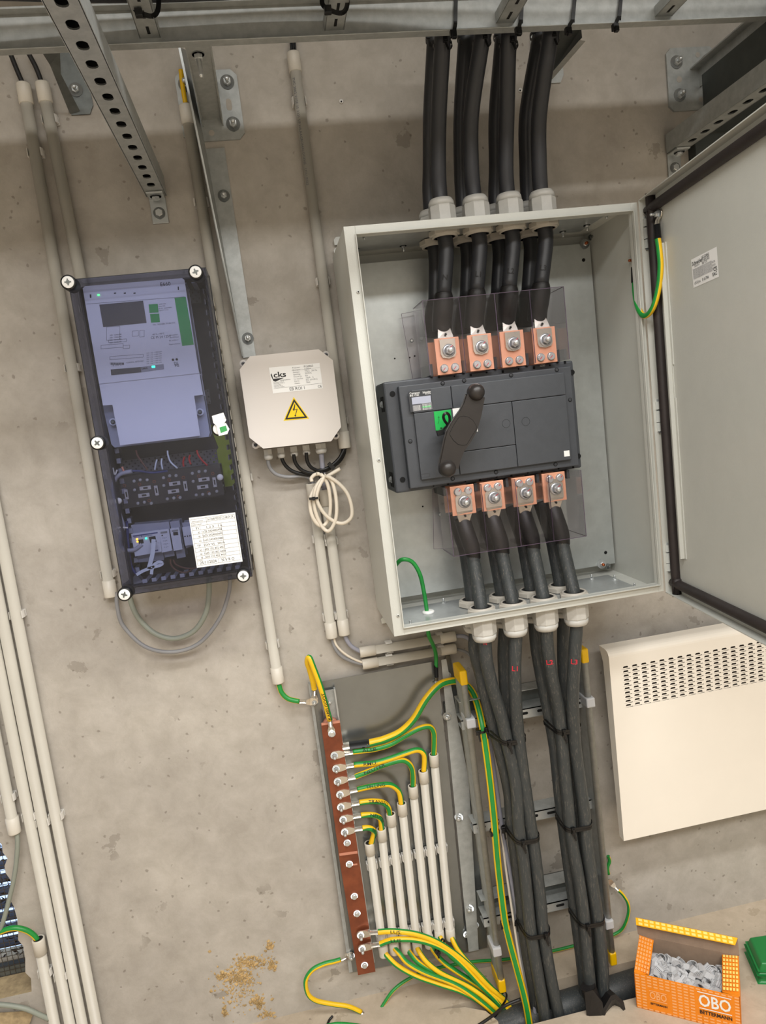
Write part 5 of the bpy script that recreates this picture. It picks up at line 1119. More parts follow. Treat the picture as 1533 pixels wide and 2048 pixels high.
for x in (MX0 + .0065, MX1 - .0085): m.box((x, HYm - .03, MZ0 + .008), (x + .002, 1.602, MZ1 - .008), 'innershade')
for z in (MZ0 + .0065, MZ1 - .0085): m.box((MX0 + .008, HYm - .03, z), (MX1 - .008, 1.602, z + .002), 'innershade')
m.build('shade_lining', mbx)  # dark sheets stand for shade behind the tinted cover; the housing is grey
m = MB(); m.box((MX0, LYm, MZ0), (MX1, LYm + .003, MZ1), 'smoke')
for A, B in (((MX0, MZ0), (MX0 + .003, MZ1)), ((MX1 - .003, MZ0), (MX1, MZ1)), ((MX0, MZ0), (MX1, MZ0 + .003)), ((MX0, MZ1 - .003), (MX1, MZ1))): m.box((A[0], LYm + .003, A[1]), (B[0], HYm, B[1]), 'smoke')
lidm = m.build('cover', mbx)
m = MB()
for A, B in (((MX0, MZ0), (MX0 + .0012, MZ1)), ((MX1 - .0012, MZ0), (MX1, MZ1)), ((MX0, MZ0), (MX1, MZ0 + .0012)), ((MX0, MZ1 - .0012), (MX1, MZ1))): m.box((A[0], LYm - .0003, A[1]), (B[0], LYm + .001, B[1]), 'black'); m.box((A[0] - .0006, HYm - .003, A[1] - .0006), (B[0] + .0006, HYm + .002, B[1] + .0006), 'black')
m.build('cover_edge', mbx)
for k, (x, y) in enumerate(((137.6, 565.4), (392, 545), (196, 886), (438, 858), (250, 1188), (487, 1151))):
    c = P(x, y, LYm); m = MB(); m.lathe([(.0142, -.03), (.0142, .004), (.013, .005)], c, FR, 'black', 26); m.lathe([(.0112, 0), (.0112, .001), (.0105, .0015)], c - Y_ * .005, FR, 'paper', 26)
    if k != 3:
        a = .3 * k
        for q in (0, 1): ang = a + q * math.pi / 2; m.obox(c - Y_ * .0068, V(math.cos(ang), 0, math.sin(ang)), Y_, V(-math.sin(ang), 0, math.cos(ang)), .0062, .0002, .0014, 'galv_dark')
        m.obox(c - Y_ * .0068, X_, Y_, Z_, .003, .0003, .003, 'galv_dark')
    m.build('cover_screw', mbx)
c = P(434, 842, LYm - .008); m = MB(); m.prism([P(x, y, LYm - .012) for x, y in ((424, 832), (447, 825), (453, 840), (448, 848), (433, 851), (427, 846))], V(0, .001, 0), 'paper'); m.prism([P(x, y, LYm - .013) for x, y in ((433, 851), (452, 846), (459, 858), (455, 868), (438, 872))], V(0, .007, 0), 'paper')
m.prism([P(x, y, LYm - .0135) for x, y in ((439, 855), (452, 851), (455, 861), (442, 866))], V(0, .0003, 0), 'metergreen'); m.text('30', P(449, 838, LYm - .0125), X_, Z_, .004, 'printgrey'); m.build('seal_tag', mbx)
# trunking combs
m = MB(); zz = MZ0 + .03
while zz < MZ1 - .02:
    m.box((MX0 + .012, 1.535, zz), (MX0 + .022, 1.537, zz + .0105), 'trunking'); m.box((MX0 + .012, 1.535, zz), (MX0 + .014, 1.59, zz + .0105), 'trunking'); m.box((MX1 - .016, 1.505, zz), (MX1 - .014, 1.58, zz + .0105), 'innerplate'); zz += .0215
xx = MX0 + .03
while xx < MX1 - .025:
    m.box((xx, 1.505, MZ0 + .012), (xx + .0095, 1.507, MZ0 + .018), 'trunking'); m.box((xx, 1.505, MZ0 + .010), (xx + .0095, 1.58, MZ0 + .012), 'trunking'); m.box((xx, 1.505, MZ1 - .016), (xx + .0095, 1.58, MZ1 - .014), 'trunking'); xx += .0195
m.build('slotted_trunking', mbx, kind='stuff')
for ya, yb_, x0p, x1p in ((905, 945, 222, 455), (786, 818, 205, 440), (578, 612, 175, 420)):
    a = P(x0p + 8, ya + 12, 1.585); bq = P(x1p - 12, yb_ - 12, 1.585); m = MB(); W2 = bq.x - a.x; H2 = abs(P(300, ya, 1.585).z - P(300, yb_, 1.585).z); zc = P(330, (ya + yb_) / 2, 1.585).z
    cells = []; s_ = .0062; n1 = int(W2 / s_); n2 = int(H2 / s_)
    for i in range(n1):
        for j in range(n2): cx = a.x + (i + .5) * s_; cz = zc - H2 / 2 + (j + .5) * s_; cells.append((cx - s_ / 2, cz - s_ / 2, cx + s_ / 2, cz + s_ / 2, [(cx + .0021 * math.cos(t_ * math.pi / 3 + .3), cz + .0021 * math.sin(t_ * math.pi / 3 + .3)) for t_ in range(6)] if (i + j) % 2 == 0 else None))
    m.holes(V(0, 1.585, 0), X_, Z_, cells, V(0, .001, 0), 'innerplate', 'shadowblack'); m.build('perforated_strip', mbx)
# the meter itself
def kc(x, y): return (120 + x * .2218, 530 + y * .2218)
def kd(x, y): return (160 + x * .2218, 740 + y * .2218)
def ke(x, y): return (180 + x * .2218, 900 + y * .2218)
MYf = 1.492; mt = thing('electricity_meter', 'white electricity meter with grey display and green side strip behind the smoky cover', 'meter', P(320, 880, 1.58))
m = MB(); m.prism([P(x, y, MYf) for x, y in (kc(215, 215), kc(230, 200), kc(1100, 128), kc(1115, 140), kd(1065, 20), kd(180, 115))], V(0, .07, 0), 'meterwhite'); m.build('front_case', mt, bevel=.002)
m = MB(); m.prism([P(x, y, MYf + .002) for x, y in (kd(182, 120), kd(1068, 25), kd(1100, 215), kd(1020, 225), kd(1075, 585), kd(370, 670), kd(300, 305), kd(215, 310))], V(0, .05, 0), 'meterwhite'); m.build('terminal_cover', mt, bevel=.002)
m = MB(); m.prism([P(x, y, MYf + .030) for x, y in (kd(215, 310), kd(1100, 215), kd(1160, 565), kd(1150, 590), kd(318, 686), kd(296, 665))], V(0, .05, 0), 'metershade'); m.build('base', mt, bevel=.003)
for x, y in ((298, 467), (1083, 378)): m = MB(); c = P(*kd(x, y), MYf + .018); m.cyl(c, c + Y_ * .014, .0075, 'meterwhite', 18); m.bolt(c, FR, .0035, .002, .0045, m='galv_dark'); m.build('screw', mt)
m = MB(); yq = MYf - .0004
px2(m, [kc(355, 357), kc(750, 322), kc(782, 522), kc(390, 560)], yq, 'lcd'); m.build('display', mt)
m = MB(); px2(m, [kc(1033, 297), kc(1135, 287), kc(1208, 718), kc(1103, 730)], yq, 'metergreen'); px2(m, [kc(800, 355), kc(882, 350), kc(890, 428), kc(808, 432)], yq, 'metergreen'); px2(m, [kc(812, 442), kc(895, 438), kc(902, 515), kc(822, 520)], yq, 'metergreen'); m.build('green_buttons', mt)
m = MB(); px2(m, [kc(457, 942), kc(728, 920), kc(735, 968), kc(463, 995)], yq, 'lcd'); px2(m, [kc(728, 920), kc(935, 893), kc(940, 940), kc(735, 968)], yq, 'trunking'); px2(m, [kc(240, 350), kc(1125, 285), kc(1125.5, 288), kc(240.5, 353)], yq, 'printgrey')
rd = (P(*kc(1125, 285), yq) - P(*kc(240, 350), yq)); ru = rd.normalized()
def mt_(s, x, y, sz, w_=None, mm='printgrey', bd=0.): m.text(s, P(*kc(x, y), yq - .0002), X_, Z_, sz, mm, bd, width=w_)
mt_('E660', 905, 192, .0105, None, 'print', .0); mt_('E66C', 735, 943, .0058, None, 'print', .02); mt_('78 262 210', 465, 915, .0055); mt_('CONFIG_5E7D1047', 600, 888, .0040, None); mt_('DL', 1030, 898, .0075, None, 'print'); mt_('MS', 1036, 920, .0075, None, 'print')
mt_('CE M 24 1259', 820, 668, .0068); mt_('-40°C..+70°C', 830, 635, .0045); mt_('No.  VLD2BR 74 262 210', 840, 545, .0042); mt_('3x58/100V', 890, 360, .0034); mt_('Imax 10A', 890, 378, .0034); mt_('50 Hz  3x230/400V', 890, 398, .0034); mt_('Type A  5 imp', 890, 415, .0034); mt_('Made in Greece', 985, 722, .0034); mt_('EN 50470-1', 992, 640, .0034); mt_('EN 62053-21', 992, 660, .0034); mt_('IEC 62052-11', 985, 688, .0034)
for k in range(6): mt_('1.8.0   imp  = 1000 /kWh', 780, 800 + 19 * k, .0030)
for k in range(4): mt_('LED  123456789', 450 + 0 * k, 640 + 22 * k, .0034)
for k in range(18): x = 452 + k * 7; px2(m, [kc(x, 880), kc(x + (3, 5)[k % 2], 880), kc(x + (6, 8)[k % 2], 900), kc(x + 3, 900)], yq, 'print')
for x, y in ((1020, 855), (1054, 851)): c = P(*kc(x, y), yq); m.cyl(c, c - Y_ * .0004, .0024, 'print', 12)
for x, y, w2, h2 in ((480, 620, 60, 60), (520, 690, 80, 12), (680, 620, 28, 24), (740, 620, 20, 30), (470, 740, 100, 16), (600, 740, 30, 14), (600, 840, 150, 14)):
    q = [kc(x - w2, y - h2), kc(x + w2, y - h2 - w2 * .15), kc(x + w2, y + h2 - w2 * .15), kc(x - w2, y + h2)]
    for a_, b_ in zip(q, q[1:] + q[:1]): m.beam(P(*a_, yq), P(*b_, yq), .0005, .0002, 'printgrey', side=V(.7, 0, .7))
for x in (497, 585, 673): px2(m, [kc(x - 10, 250), kc(x + 10, 248), kc(x + 10, 258), kc(x - 10, 260)], yq, 'print')
px2(m, [kc(268, 265), kc(282, 264), kc(284, 295), kc(270, 296)], yq, 'print'); px2(m, [kc(1062, 195), kc(1072, 194), kc(1074, 225), kc(1064, 226)], yq, 'print'); m.build('printing', mt)
m = MB(); px2(m, [kc(338, 266), kc(356, 264), kc(357, 273), kc(339, 275)], yq - .0003, 'ledgreen'); px2(m, [kc(828, 910), kc(856, 907), kc(858, 924), kc(830, 927)], yq - .0004, 'ledteal'); m.build('status_lamps', mt)
# terminal block
tb = thing('test_terminal_block', 'black test terminal block with chrome links in the lower part of the meter box', 'terminal block', P(340, 1010, 1.58))
m = MB(); m.prism([P(x, y, 1.535) for x, y in (ke(255, 250), ke(1160, 140), ke(1200, 400), ke(300, 520))], V(0, .05, 0), 'black'); m.build('block', tb, bevel=.003)
def linkpiece(x, y, hor): 
    m = MB(); c = P(*ke(x, y), 1.533); w2, h2 = (.0115, .0040) if hor else (.0035, .0105)
    m.box((c.x - w2, 1.531, c.z - h2), (c.x + w2, 1.534, c.z + h2), 'bolt'); m.box((c.x - w2 * .35, 1.5305, c.z - h2 * .5), (c.x + w2 * .45, 1.531, c.z + h2 * .5), 'shadowblack'); m.build('link', tb)
for x, y in ((500, 342), (488, 408), (765, 302), (755, 372), (1030, 265), (1018, 332)): linkpiece(x, y, True)
for x, y in ((330, 400), (600, 365), (862, 325), (1125, 290)): linkpiece(x, y, False)
for x, y in ((312, 322), (448, 308), (580, 284), (715, 270), (843, 248), (982, 235), (1108, 212), (535, 455), (798, 420), (1070, 383)): m = MB(); c = P(*ke(x, y), 1.534); ring(m, c, .0025, .0008, 'copper', 12); m.build('socket', tb)
for x, y in ((400, 280), (455, 270), (518, 270), (665, 250), (720, 232), (778, 230), (925, 210), (985, 195), (1042, 190), (405, 360), (668, 320), (933, 282), (435, 480), (493, 470), (555, 480), (700, 440), (758, 432), (815, 428), (960, 405), (1018, 400), (1078, 395), (1145, 372)): m = MB(); c = P(*ke(x, y), 1.534); m.lathe([(.0034, 0), (.0034, .003), (.002, .0035)], c, FR, 'galv', 12); m.build('screw', tb)
m = MB(); q = [P(x, y, 1.515) for x, y in (ke(240, 250), ke(1170, 130), ke(1210, 400), ke(300, 530))]; m.prism(q, V(0, .0012, 0), 'clear')
for x, y in ((260, 458), (1175, 245)): m.lathe([(.0068, 0), (.0068, .004), (.004, .006)], P(*ke(x, y), 1.515), FR, 'pvc_white', 20)
for x, y in ((253, 380), (1190, 320)): m.lathe([(.0042, 0), (.0042, .002)], P(*ke(x, y), 1.54), FR, 'bolt', 14)
m.build('clear_cover', tb)
m = MB(); m.prism([P(x, y, 1.59) for x, y in (kd(1170, 500), kd(1330, 470), kd(1400, 1040), kd(1270, 1060), kd(1180, 800), kd(1250, 700))], V(0, .002, 0), 'limesheet'); m.build('lime_backing', mbx)
# DIN rail modules
def module(name, label, quad_, base, Y=1.52, grp=None):
    t = thing(name, label, 'module', P(*ke(*quad_[3]), 1.58), grp); m = MB(); m.prism([P(*ke(*p), Y) for p in quad_], V(0, .04, 0), 'din'); fr = m.build('front', t, bevel=.0008); m = MB(); m.prism([P(*ke(*p), Y + .018) for p in base], V(0, .04, 0), 'trunking'); m.build('base', t, bevel=.001); return t
q1 = [(375, 760), (618, 725), (650, 912), (410, 956)]
t = module('serial_converter', 'white network converter module with orange and green lamps, leftmost on the rail', q1, [(375, 680), (618, 660), (665, 990), (440, 1010)])
m = MB(); Yf = 1.5194; px2(m, [ke(385, 772), ke(610, 740), ke(612, 750), ke(387, 782)], Yf, 'wireblue'); px2(m, [ke(435, 810), ke(480, 804), ke(486, 840), ke(442, 850)], Yf, 'black'); px2(m, [ke(530, 785), ke(590, 775), ke(600, 828), ke(545, 838)], Yf, 'black'); px2(m, [ke(565, 905), ke(615, 897), ke(617, 908), ke(568, 916)], Yf, 'wireblue')
m.text('SRN to BI Converter', P(*ke(395, 795), Yf - .0002), X_, Z_, .0045, 'wireblue', .01)
for x, y, c_ in ((425, 804, 'ledorange'), (430, 826, 'ledorange'), (506, 797, 'ledteal')): c = P(*ke(x, y), Yf - .0003); m.box((c.x - .0016, c.y - .0003, c.z - .0014), (c.x + .0016, c.y, c.z + .0014), c_)
m.build('front_print', t)
t = module('relay_module', 'narrow white relay module with small printed symbols', [(625, 725), (708, 715), (738, 903), (652, 922)], [(625, 660), (708, 650), (760, 950), (680, 965)]); m = MB(); px2(m, [ke(636, 738), ke(696, 730), ke(698, 748), ke(638, 756)], Yf, 'printgrey'); c = P(*ke(652, 770), Yf); m.cyl(c, c - Y_ * .0003, .0015, 'black', 10)
for k, y in enumerate((800, 826, 855, 882)): m.text('< o >', P(*ke(655 + 5 * k, y), Yf - .0001), X_, Z_, .004, 'print')
m.build('front_print', t)
t = module('fuse_module', 'white module with dark window beside the handwritten card', [(725, 712), (802, 703), (832, 893), (760, 906)], [(725, 650), (802, 640), (860, 960), (790, 975)]); m = MB(); px2(m, [ke(750, 742), ke(793, 737), ke(797, 766), ke(754, 771)], Yf, 'black'); m.build('window', t); m = MB(); px2(m, [ke(737, 724), ke(795, 716), ke(796, 730), ke(739, 738)], Yf, 'printgrey'); m.build('front_print', t)
t = module('terminal_module', 'white module with three dark dots partly behind the handwritten card', [(835, 700), (940, 686), (950, 846), (862, 860)], [(835, 660), (940, 646), (960, 850), (870, 880)]); m = MB()
for x, y in ((858, 779), (880, 776), (902, 773)): c = P(*ke(x, y), Yf); m.cyl(c, c - Y_ * .0003, .0014, 'black', 10)
m.build('front_print', t)
# wires inside
def wire(name, label, pts, r, m_, Y0=1.52, Y1=None, f=ke): return tag(MB().tube([P(*f(x, y), Y0 + ((Y1 if Y1 is not None else Y0) - Y0) * i / (len(pts) - 1)) for i, (x, y) in enumerate(pts)], r, m_, n=8).build(name), label, 'wire')
wire('network_cable', 'grey network cable curving down the left inside of the meter box', [(380, 190), (270, 220), (215, 290), (210, 380), (240, 480), (270, 590), (300, 690), (280, 760), (280, 850), (320, 900), (400, 900), (470, 850)], .0045, 'bluegrey', 1.52)
m = MB(); rb = [P(*ke(x, y), 1.505) for x, y in ((575, 805), (570, 900), (555, 980), (530, 1070), (540, 1110))]
def ribbon(m, pts, w_, mt):
    pp = crom(pts, 6)
    for a_, b_ in zip(pp, pp[1:]): m.beam(a_, b_ + (b_ - a_) * .1, w_, .0008, mt, side=X_)
def ribbon2(m, pts, w_, mt, side):
    pp = crom(pts, 6)
    for a_, b_ in zip(pp, pp[1:]): m.beam(a_, b_ + (b_ - a_) * .1, w_, .0008, mt, side=side)
ribbon(m, rb[:4], .0085, 'wirewhite'); ribbon2(m, [P(*ke(x, y), 1.505) for x, y in ((420, 1125), (480, 1090), (560, 1060), (630, 1040), (655, 1020), (620, 1010), (575, 1040), (560, 1080), (555, 1120))], .0065, 'wirewhite', Z_); tag(m.build('ribbon_cable'), 'white flat cable looping below the network converter', 'wire')
wire('red_wire', 'red wire curving from the meter to the terminal block, rightmost', [(965, 0), (975, 40), (1010, 90), (1060, 140)], .002, 'wirered', 1.51); wire('red_wire', 'short red wire above the terminal block, second from right', [(905, 45), (895, 80), (910, 130)], .002, 'wirered', 1.52); wire('red_wire', 'short red wire above the terminal block, third from right', [(855, 60), (842, 100), (845, 150)], .002, 'wirered', 1.52)
wire('white_wire', 'long white wire curving above the terminal block', [(700, 5), (705, 50), (730, 110), (790, 165)], .0017, 'wirewhite', 1.51); wire('white_wire', 'short white wire above the terminal block, left one', [(605, 85), (595, 120), (585, 180)], .0017, 'wirewhite', 1.52); wire('white_wire', 'short white wire above the terminal block, right one', [(650, 75), (645, 115), (655, 175)], .0017, 'wirewhite', 1.52)
wire('brown_wire', 'brown wire curving from the meter to the terminal block at left', [(415, 0), (430, 50), (470, 110), (520, 180)], .0019, 'wirebrown', 1.51); wire('brown_wire', 'orange brown wire at the left of the terminal block', [(290, 150), (300, 180), (318, 215)], .0024, 'pinkcopper', 1.52); wire('blue_wire', 'blue wire along the top of the terminal block', [(250, 230), (330, 195), (440, 190), (560, 205), (700, 190)], .0022, 'wireblue', 1.525)
wire('blue_wire', 'blue wire running down the left side of the meter box', [(330, 640), (340, 760), (350, 900), (370, 1040), (415, 1120)], .003, 'wireblue', 1.53); wire('brown_wire', 'brown wire leaving the relay module, left one', [(725, 985), (735, 1040), (790, 1090), (860, 1105), (920, 1080)], .0019, 'wirebrown', 1.52); wire('brown_wire', 'brown wire leaving the relay module, right one', [(755, 990), (775, 1030), (840, 1060), (920, 1070), (960, 1060)], .0019, 'wirebrown', 1.52)
m = MB(); m.cyl(P(*ke(330, 1245), 1.53), P(*ke(460, 1150), 1.53), .0115, 'innerplate', 18); tag(m.build('cable_gland'), 'grey cable gland tube in the lower left corner of the meter box', 'gland')
for k, pl in enumerate(([(205, 160), (225, 220), (245, 180)], [(245, 680), (270, 740), (262, 700), (340, 700)])):
    m = MB(); ribbon(m, [P(*ke(x, y), 1.512) for x, y in pl], .003, 'pvc_white'); tag(m.build('cable_tie'), 'white tie on the network cable, %s one' % ('upper', 'lower')[k], 'cable tie')
# handwritten card on the cover
m = MB(); cq = [P(*ke(x, y), LYm - .0006) for x, y in ((893, 612), (1310, 562), (1378, 1005), (965, 1063))]; m.add(cq, [(0, 1, 2, 3)], 'paper')
O = cq[3]; ux = cq[2] - cq[3]; uy = cq[0] - cq[3]; un, vn = ux.normalized(), uy.normalized(); g = lambda a, b: O + ux * a + uy * b - Y_ * .0003
def line(a, b, c, d): m.beam(g(a, b), g(c, d), .0004, .0002, 'printgrey', side=(vn if abs(a - c) > abs(b - d) else un))
for b in (.96, .885, .82, .74, .66, .58, .48, .39, .31, .23, .16, .04): line(.03, b, .97, b)
for a in (.03, .97): line(a, .04, a, .96)
line(.36, .82, .36, .96); line(.66, .23, .66, .82); line(.48, .04, .48, .16); line(.20, .74, .20, .82); line(.24, .23, .24, .66)
for s_, a, b, sz, w_ in (('EAN nummer', .05, .90, .0045, .24), ('EAN NAAM', .05, .835, .0040, .2), ('54 1448 920 07 23 68 54 24', .38, .90, .0066, .56), ('TI      1 2 5', .10, .755, .0060, .40), ('5 A', .58, .755, .006, .1), ('a)  1x25 5424003499', .14, .675, .0062, .52), ('a)  1x25 5424003490', .14, .595, .0062, .52), ('a)  1x25 5424003480', .14, .505, .0062, .52), ('TP   15kV VS   50VA', .08, .41, .0062, .6), ('a)  1x05 132 402 4457', .12, .325, .0060, .55), ('a)  1x05 132 402 4458', .12, .245, .0060, .55), ('a)  1x05 132 402 4459', .12, .175, .0055, .55), ('EM 042 / 3890', .06, .20, .0001, .01), ('Datum', .05, .125, .0036, .1), ('Uitvoerder', .50, .125, .0036, .16), ('25/11/2024', .08, .06, .0085, .36), ('N V R O', .55, .06, .0085, .28)):
    m.text(s_, g(a, b), un, vn, sz, 'printgrey' if sz < .005 else 'print', 0, width=ux.length * w_)
m.build('handwritten_card', mbx)

# ------------------------------------------------------------------ pit contents and floor things
tag(MB().tube([V(.30, 1.49, FZ - .055), V(.5, 1.492, FZ - .045), V(.78, 1.498, FZ - .035)], .034, 'scratchcable', n=24).build('drain_pipe'), 'large dark pipe lying along the cable pit behind the scuffed cables', 'pipe')
# black boots at the bottom of the rightmost cables
def boot(name, label, pts, Y, th):
    m = MB(); q = [P(x, y, Y) for x, y in pts]; m.prism(q, V(0, th, 0), 'sleeve'); return tag(m.build(name, bevel=.006, seg=3), label, 'sleeve')
m = MB(); m.tube([P(1176, 1972, 1.435), P(1184, 1995, 1.43), P(1196, 2030, 1.425), P(1204, 2080, 1.42)], lambda u: .019 + .004 * u, 'sleeve', n=9); m.add([P(1170, 1985, 1.41), P(1186, 1980, 1.40), P(1206, 2005, 1.40), P(1212, 2060, 1.40), P(1176, 2060, 1.41)], [(0, 1, 2, 3, 4)], 'sleeve')
tag(m.build('cable_sleeve'), 'crumpled black sleeve around the foot of cable L2', 'sleeve')
m = MB(); c0 = [P(x, y, 1.40) for x, y in ((1206, 2020), (1222, 1992), (1232, 1988), (1248, 2003), (1262, 2060), (1210, 2075), (1204, 2040))]; cb = P(1230, 2022, 1.46)
n = len(c0); m.add(c0 + [p.lerp(P(1232, 2035, 1.39), .22) for p in c0] + [P(1228, 2030, 1.45)], [(i, (i + 1) % n, n + (i + 1) % n, n + i) for i in range(n)] + [(n + i, n + (i + 1) % n, 2 * n) for i in range(n)], 'sleeve'); m.add(c0 + [V(p.x * 1.01, 1.47, p.z - .04) for p in c0], [((i + 1) % n, i, n + i, n + (i + 1) % n) for i in range(n)], 'sleeve')
tag(m.build('cable_sleeve'), 'open black sleeve mouth between the scuffed cables and the orange box', 'sleeve')

# orange carton of clips
def onfloor(x, y): return PZ(x, y, FZ)
FLc = onfloor(1274.4, 2014.5); fdir = (onfloor(1380.4, 2041) - FLc).normalized(); fdir.z = 0
hb = P(1271, 1944.5, FLc.y).z - FZ
def onz(x, y, h): r = ray(x, y); return r * ((FZ + h) / r.z)
tr_ = onz(1483, 1994, hb); fdir = (tr_ - onz(1271, 1944.5, hb)); wB = fdir.length; fdir.normalize()
tl_b = onz(1281, 1868.5, hb); dep = (tl_b - onz(1271, 1944.5, hb)); dB = dep.length; ddir = V(-fdir.y, fdir.x, 0)
if ddir.y < 0: ddir = -ddir
dB = dep.dot(ddir)
ob = thing('clip_carton', 'open orange printed carton full of grey plastic clips on the floor', 'box', FLc)
def B_(a, b, h): return FLc + fdir * a + ddir * b + Z_ * h
m = MB(); t_ = .0015
m.prism([B_(0, 0, 0), B_(wB, 0, 0), B_(wB, 0, hb), B_(0, 0, hb)], ddir * t_, 'obo'); m.prism([B_(0, dB, 0), B_(wB, dB, 0), B_(wB, dB, hb), B_(0, dB, hb)], -ddir * t_, 'cardboard')
m.prism([B_(0, 0, 0), B_(0, dB, 0), B_(0, dB, hb), B_(0, 0, hb)], fdir * t_, 'obo'); m.prism([B_(wB, 0, 0), B_(wB, dB, 0), B_(wB, dB, hb), B_(wB, 0, hb)], -fdir * t_, 'obo'); m.prism([B_(0, 0, .001), B_(wB, 0, .001), B_(wB, dB, .001), B_(0, dB, .001)], Z_ * t_, 'cardboard'); m.build('carton', ob)
def pat(m, O, a, b, na, nb, ma, fa=.74, fb=.68, skip=None, nrm=None, slant=0.):
    for i in range(na):
        for j in range(nb):
            if skip and skip((i + .5) / na, (j + .5) / nb): continue
            u0, v0 = (i + .5 - fa / 2) / na, (j + .5 - fb / 2) / nb; u1, v1 = (i + .5 + fa / 2) / na, (j + .5 + fb / 2) / nb
            m.add([O + a * u0 + b * v0 + nrm, O + a * u1 + b * v0 + nrm, O + a * u1 + b * v1 + nrm, O + a * u0 + b * v1 + nrm], [(0, 1, 2, 3)], ma)
m = MB(); nn = -ddir * .0004
def sk(u, v): return (.12 < u < .34 and .10 < v < .68) or (.60 < u < .93 and .22 < v < .95)
pat(m, B_(0, 0, 0), fdir * wB, Z_ * hb, 17, 12, 'obolight', .68, .5, sk, nn); 
O2 = lambda u, v: B_(wB * u, -.0008, hb * v)

m.text('OBO', O2(.14, .37), fdir, Z_, .027, 'obolight', .02, width=wB * .17); m.text('BETTERMANN', O2(.145, .20), fdir, Z_, .0075, 'print', .03, width=wB * .165)
m.text('OBO', O2(.615, .52), fdir, Z_, .042, 'white', .02, width=wB * .30); m.text('BETTERMANN', O2(.62, .30), fdir, Z_, .013, 'print', .03, width=wB * .30)
for u0, u1, v in ((.61, .92, .88), (.62, .92, .44), (.14, .31, .58), (.14, .31, .32)): m.add([O2(u0, v), O2(u1, v), O2(u1, v + .025), O2(u0, v + .025)], [(0, 1, 2, 3)], 'white' if u0 > .5 else 'obolight')
m.build('front_print', ob)
def flap(name, pts, ma, pm, na, nb, O, a, b, th, nrm):
    m = MB(); m.prism(pts, th, ma); 
    if pm: pat(m, O, a, b, na, nb, pm, .66, .66, None, nrm)
    return m.build(name, ob)
fl1 = [B_(0, 0, hb), B_(0, dB, hb), B_(wB * .15, dB, hb - .006), B_(wB * .14, dB * .12, hb - .010)]
flap('side_flap', fl1, 'obo', 'obolight', 5, 9, fl1[0] + ddir * .01, fdir * wB * .14 - Z_ * .006, ddir * (dB - .012), Z_ * -.001, Z_ * .0006)
fl2 = [B_(wB, 0, hb), B_(wB, dB, hb), B_(wB * .84, dB, hb - .006), B_(wB * .84, dB * .12, hb - .010)]
flap('side_flap', fl2, 'obo', 'oboyell2', 5, 9, B_(wB * .845, .012, hb - .004), fdir * wB * .15 + Z_ * .005, ddir * (dB - .014), Z_ * -.001, Z_ * .0008)
# lid: solve from the photograph's rim, standing up from the back edge
LH_ = .040; ld = (ddir * .25 + Z_ * .97).normalized()
lidp = [B_(-.004, dB, hb), B_(wB + .002, dB, hb), B_(wB, dB, hb) + ld * LH_, B_(-.008, dB, hb) + ld * LH_]
m = MB(); m.prism(lidp, ddir * .0012, 'cardboard'); m.build('lid', ob)
tf = (-ddir * .55 + Z_ * .45).normalized(); TF = .020
m = MB(); q = [lidp[3], lidp[2], lidp[2] + tf * 0 - ddir * .018 + Z_ * -.006 - fdir * .006, lidp[3] - ddir * .018 + Z_ * -.006 + fdir * .003]; m.prism(q, Z_ * -.0012, 'oboyellow'); pat(m, q[3] + fdir * .004, fdir * (wB - .006), (q[0] - q[3]), 16, 2, 'oboyell2', .66, .66, None, Z_ * .0006 - ddir * .0004); m.build('tuck_flap', ob)
# clips in the carton
def clipmesh(m, c, A, Bv, s):
    Cv = A.cross(Bv)
    out = [(math.cos(math.radians(a)), math.sin(math.radians(a))) for a in range(-50, 231, 28)]
    r0, r1 = .0132 * s, .0114 * s; w2 = .0068 * s
    pts = [(x * r0, y * r0) for x, y in out] + [(x * r1, y * r1) for x, y in out[::-1]]
    q = [c + A * x + Bv * y - Cv * w2 for x, y in pts]; vs = q + [p + Cv * 2 * w2 for p in q]; n = len(q); k = n // 2; fs = []
    for i in range(k - 1): fs += [(i, i + 1, n - 2 - i, n - 1 - i), (n + i + 1, n + i, 2 * n - 1 - i, 2 * n - 2 - i)]
    for i in range(n): fs.append((i, (i + 1) % n, n + (i + 1) % n, n + i))
    m.add(vs, fs, 'clipgrey'); m.obox(c - Bv * .0125 * s, A, Bv, Cv, .0085 * s, .0016 * s, .0075 * s, 'clipgrey')
    for i in range(4): m.obox(c - Bv * .0155 * s + A * (.003 * (i - 1.5)) * s, A, Bv, Cv, .0007 * s, .0014 * s, .0072 * s, 'clipgrey')
random.seed(11); protos = []
for k in range(3): m = MB(); clipmesh(m, V(0, 0, 0), X_, Z_, (.85, 1., 1.15)[k]); o = m.build('pipe_clip'); protos.append(o)
first = [True] * 3
cnt = 0
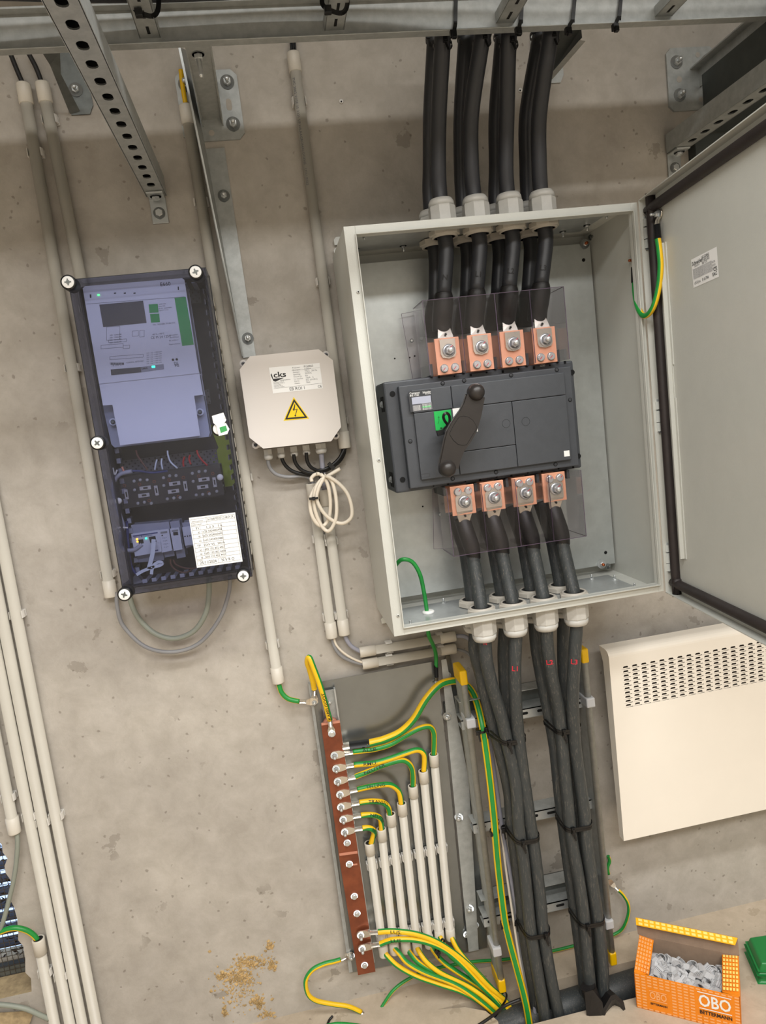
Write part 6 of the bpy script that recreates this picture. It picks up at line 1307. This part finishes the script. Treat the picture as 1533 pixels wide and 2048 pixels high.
for layer in range(2):
    for i in range(11):
        for j in range(6):
            k = random.randrange(3); o = protos[k] if first[k] else protos[k].copy()
            if not first[k]: S.collection.objects.link(o)
            first[k] = False; u = .15 + .72 * (i + random.random() * .7) / 11; v = .20 + .62 * (j + random.random() * .6) / 6
            p = B_(wB * u, dB * v, .012 + .018 * layer + hb * .32 * layer * (1 - .0 * v)); 
            o.location = p; o.rotation_euler = (random.uniform(-3, 3), random.uniform(-3, 3), random.uniform(-3, 3)); cnt += 1
            tag(o, 'grey plastic pipe clip lying in the open orange carton', 'clip', 'pipe clips in the carton')
# green case
gc = onfloor(1521, 1964); cs_ = thing('green_case', 'green plastic tool case at the right edge on the floor', 'case', gc)
base = [gc, gc + V(.20, -.07, 0), gc + V(.26, .06, 0), gc + V(.03, .085, 0)]; cc = sum(base, Vector()) / 4
m = MB(); m.prism(base, Z_ * .022, 'casegreen'); m.build('lower_shell', cs_, bevel=.007, seg=3)
m = MB(); m.prism([p + Z_ * .023 for p in base], Z_ * .008, 'casegreen'); n = len(base); top = [cc + (p - cc) * .94 + Z_ * .048 for p in base]; b2 = [p + Z_ * .031 for p in base]
m.add(b2 + top, [(0, 1, 5, 4), (1, 2, 6, 5), (2, 3, 7, 6), (3, 0, 4, 7), (4, 5, 6, 7)], 'casegreen'); m.build('lid', cs_, bevel=.005, seg=3)
# yellow-brown foam crumbs sticking to the wall low down
random.seed(5); m = MB()
for (cx, cy, sx, sy, n_) in ((540, 1893, 7, 8, 26), (500, 1925, 28, 14, 130), (480, 1955, 26, 14, 120), (545, 1930, 8, 10, 30), (443, 1952, 8, 9, 24), (516, 2005, 14, 12, 40), (450, 2025, 6, 8, 18), (532, 2030, 12, 10, 22), (490, 1985, 40, 30, 40), (470, 1970, 45, 45, 40)):
    for _ in range(n_ * 3):
        x, y = random.gauss(cx, sx * .55), random.gauss(cy, sy * .55); r_ = random.choice((1, 1, .5, .5, .3)) * random.uniform(.0014, .0040) * (1 if n_ > 45 else 1.25); c = P(x, y, W - r_ * .3); vs = []
        for a in range(6): th_ = a * math.pi / 3 + random.uniform(-.3, .3); rr = r_ * random.uniform(.6, 1.5); vs.append(c + V(math.cos(th_) * rr, r_ * .4, math.sin(th_) * rr))
        vs.append(c + V(random.uniform(-.3, .3) * r_, -r_ * random.uniform(.4, 1.1), random.uniform(-.3, .3) * r_)); m.add(vs, [(a, (a + 1) % 6, 6) for a in range(6)], 'foam')
tag(m.build('foam_crumbs'), 'yellow brown dried foam crumbs stuck to the concrete low at left of centre', 'debris', None, 'stuff')
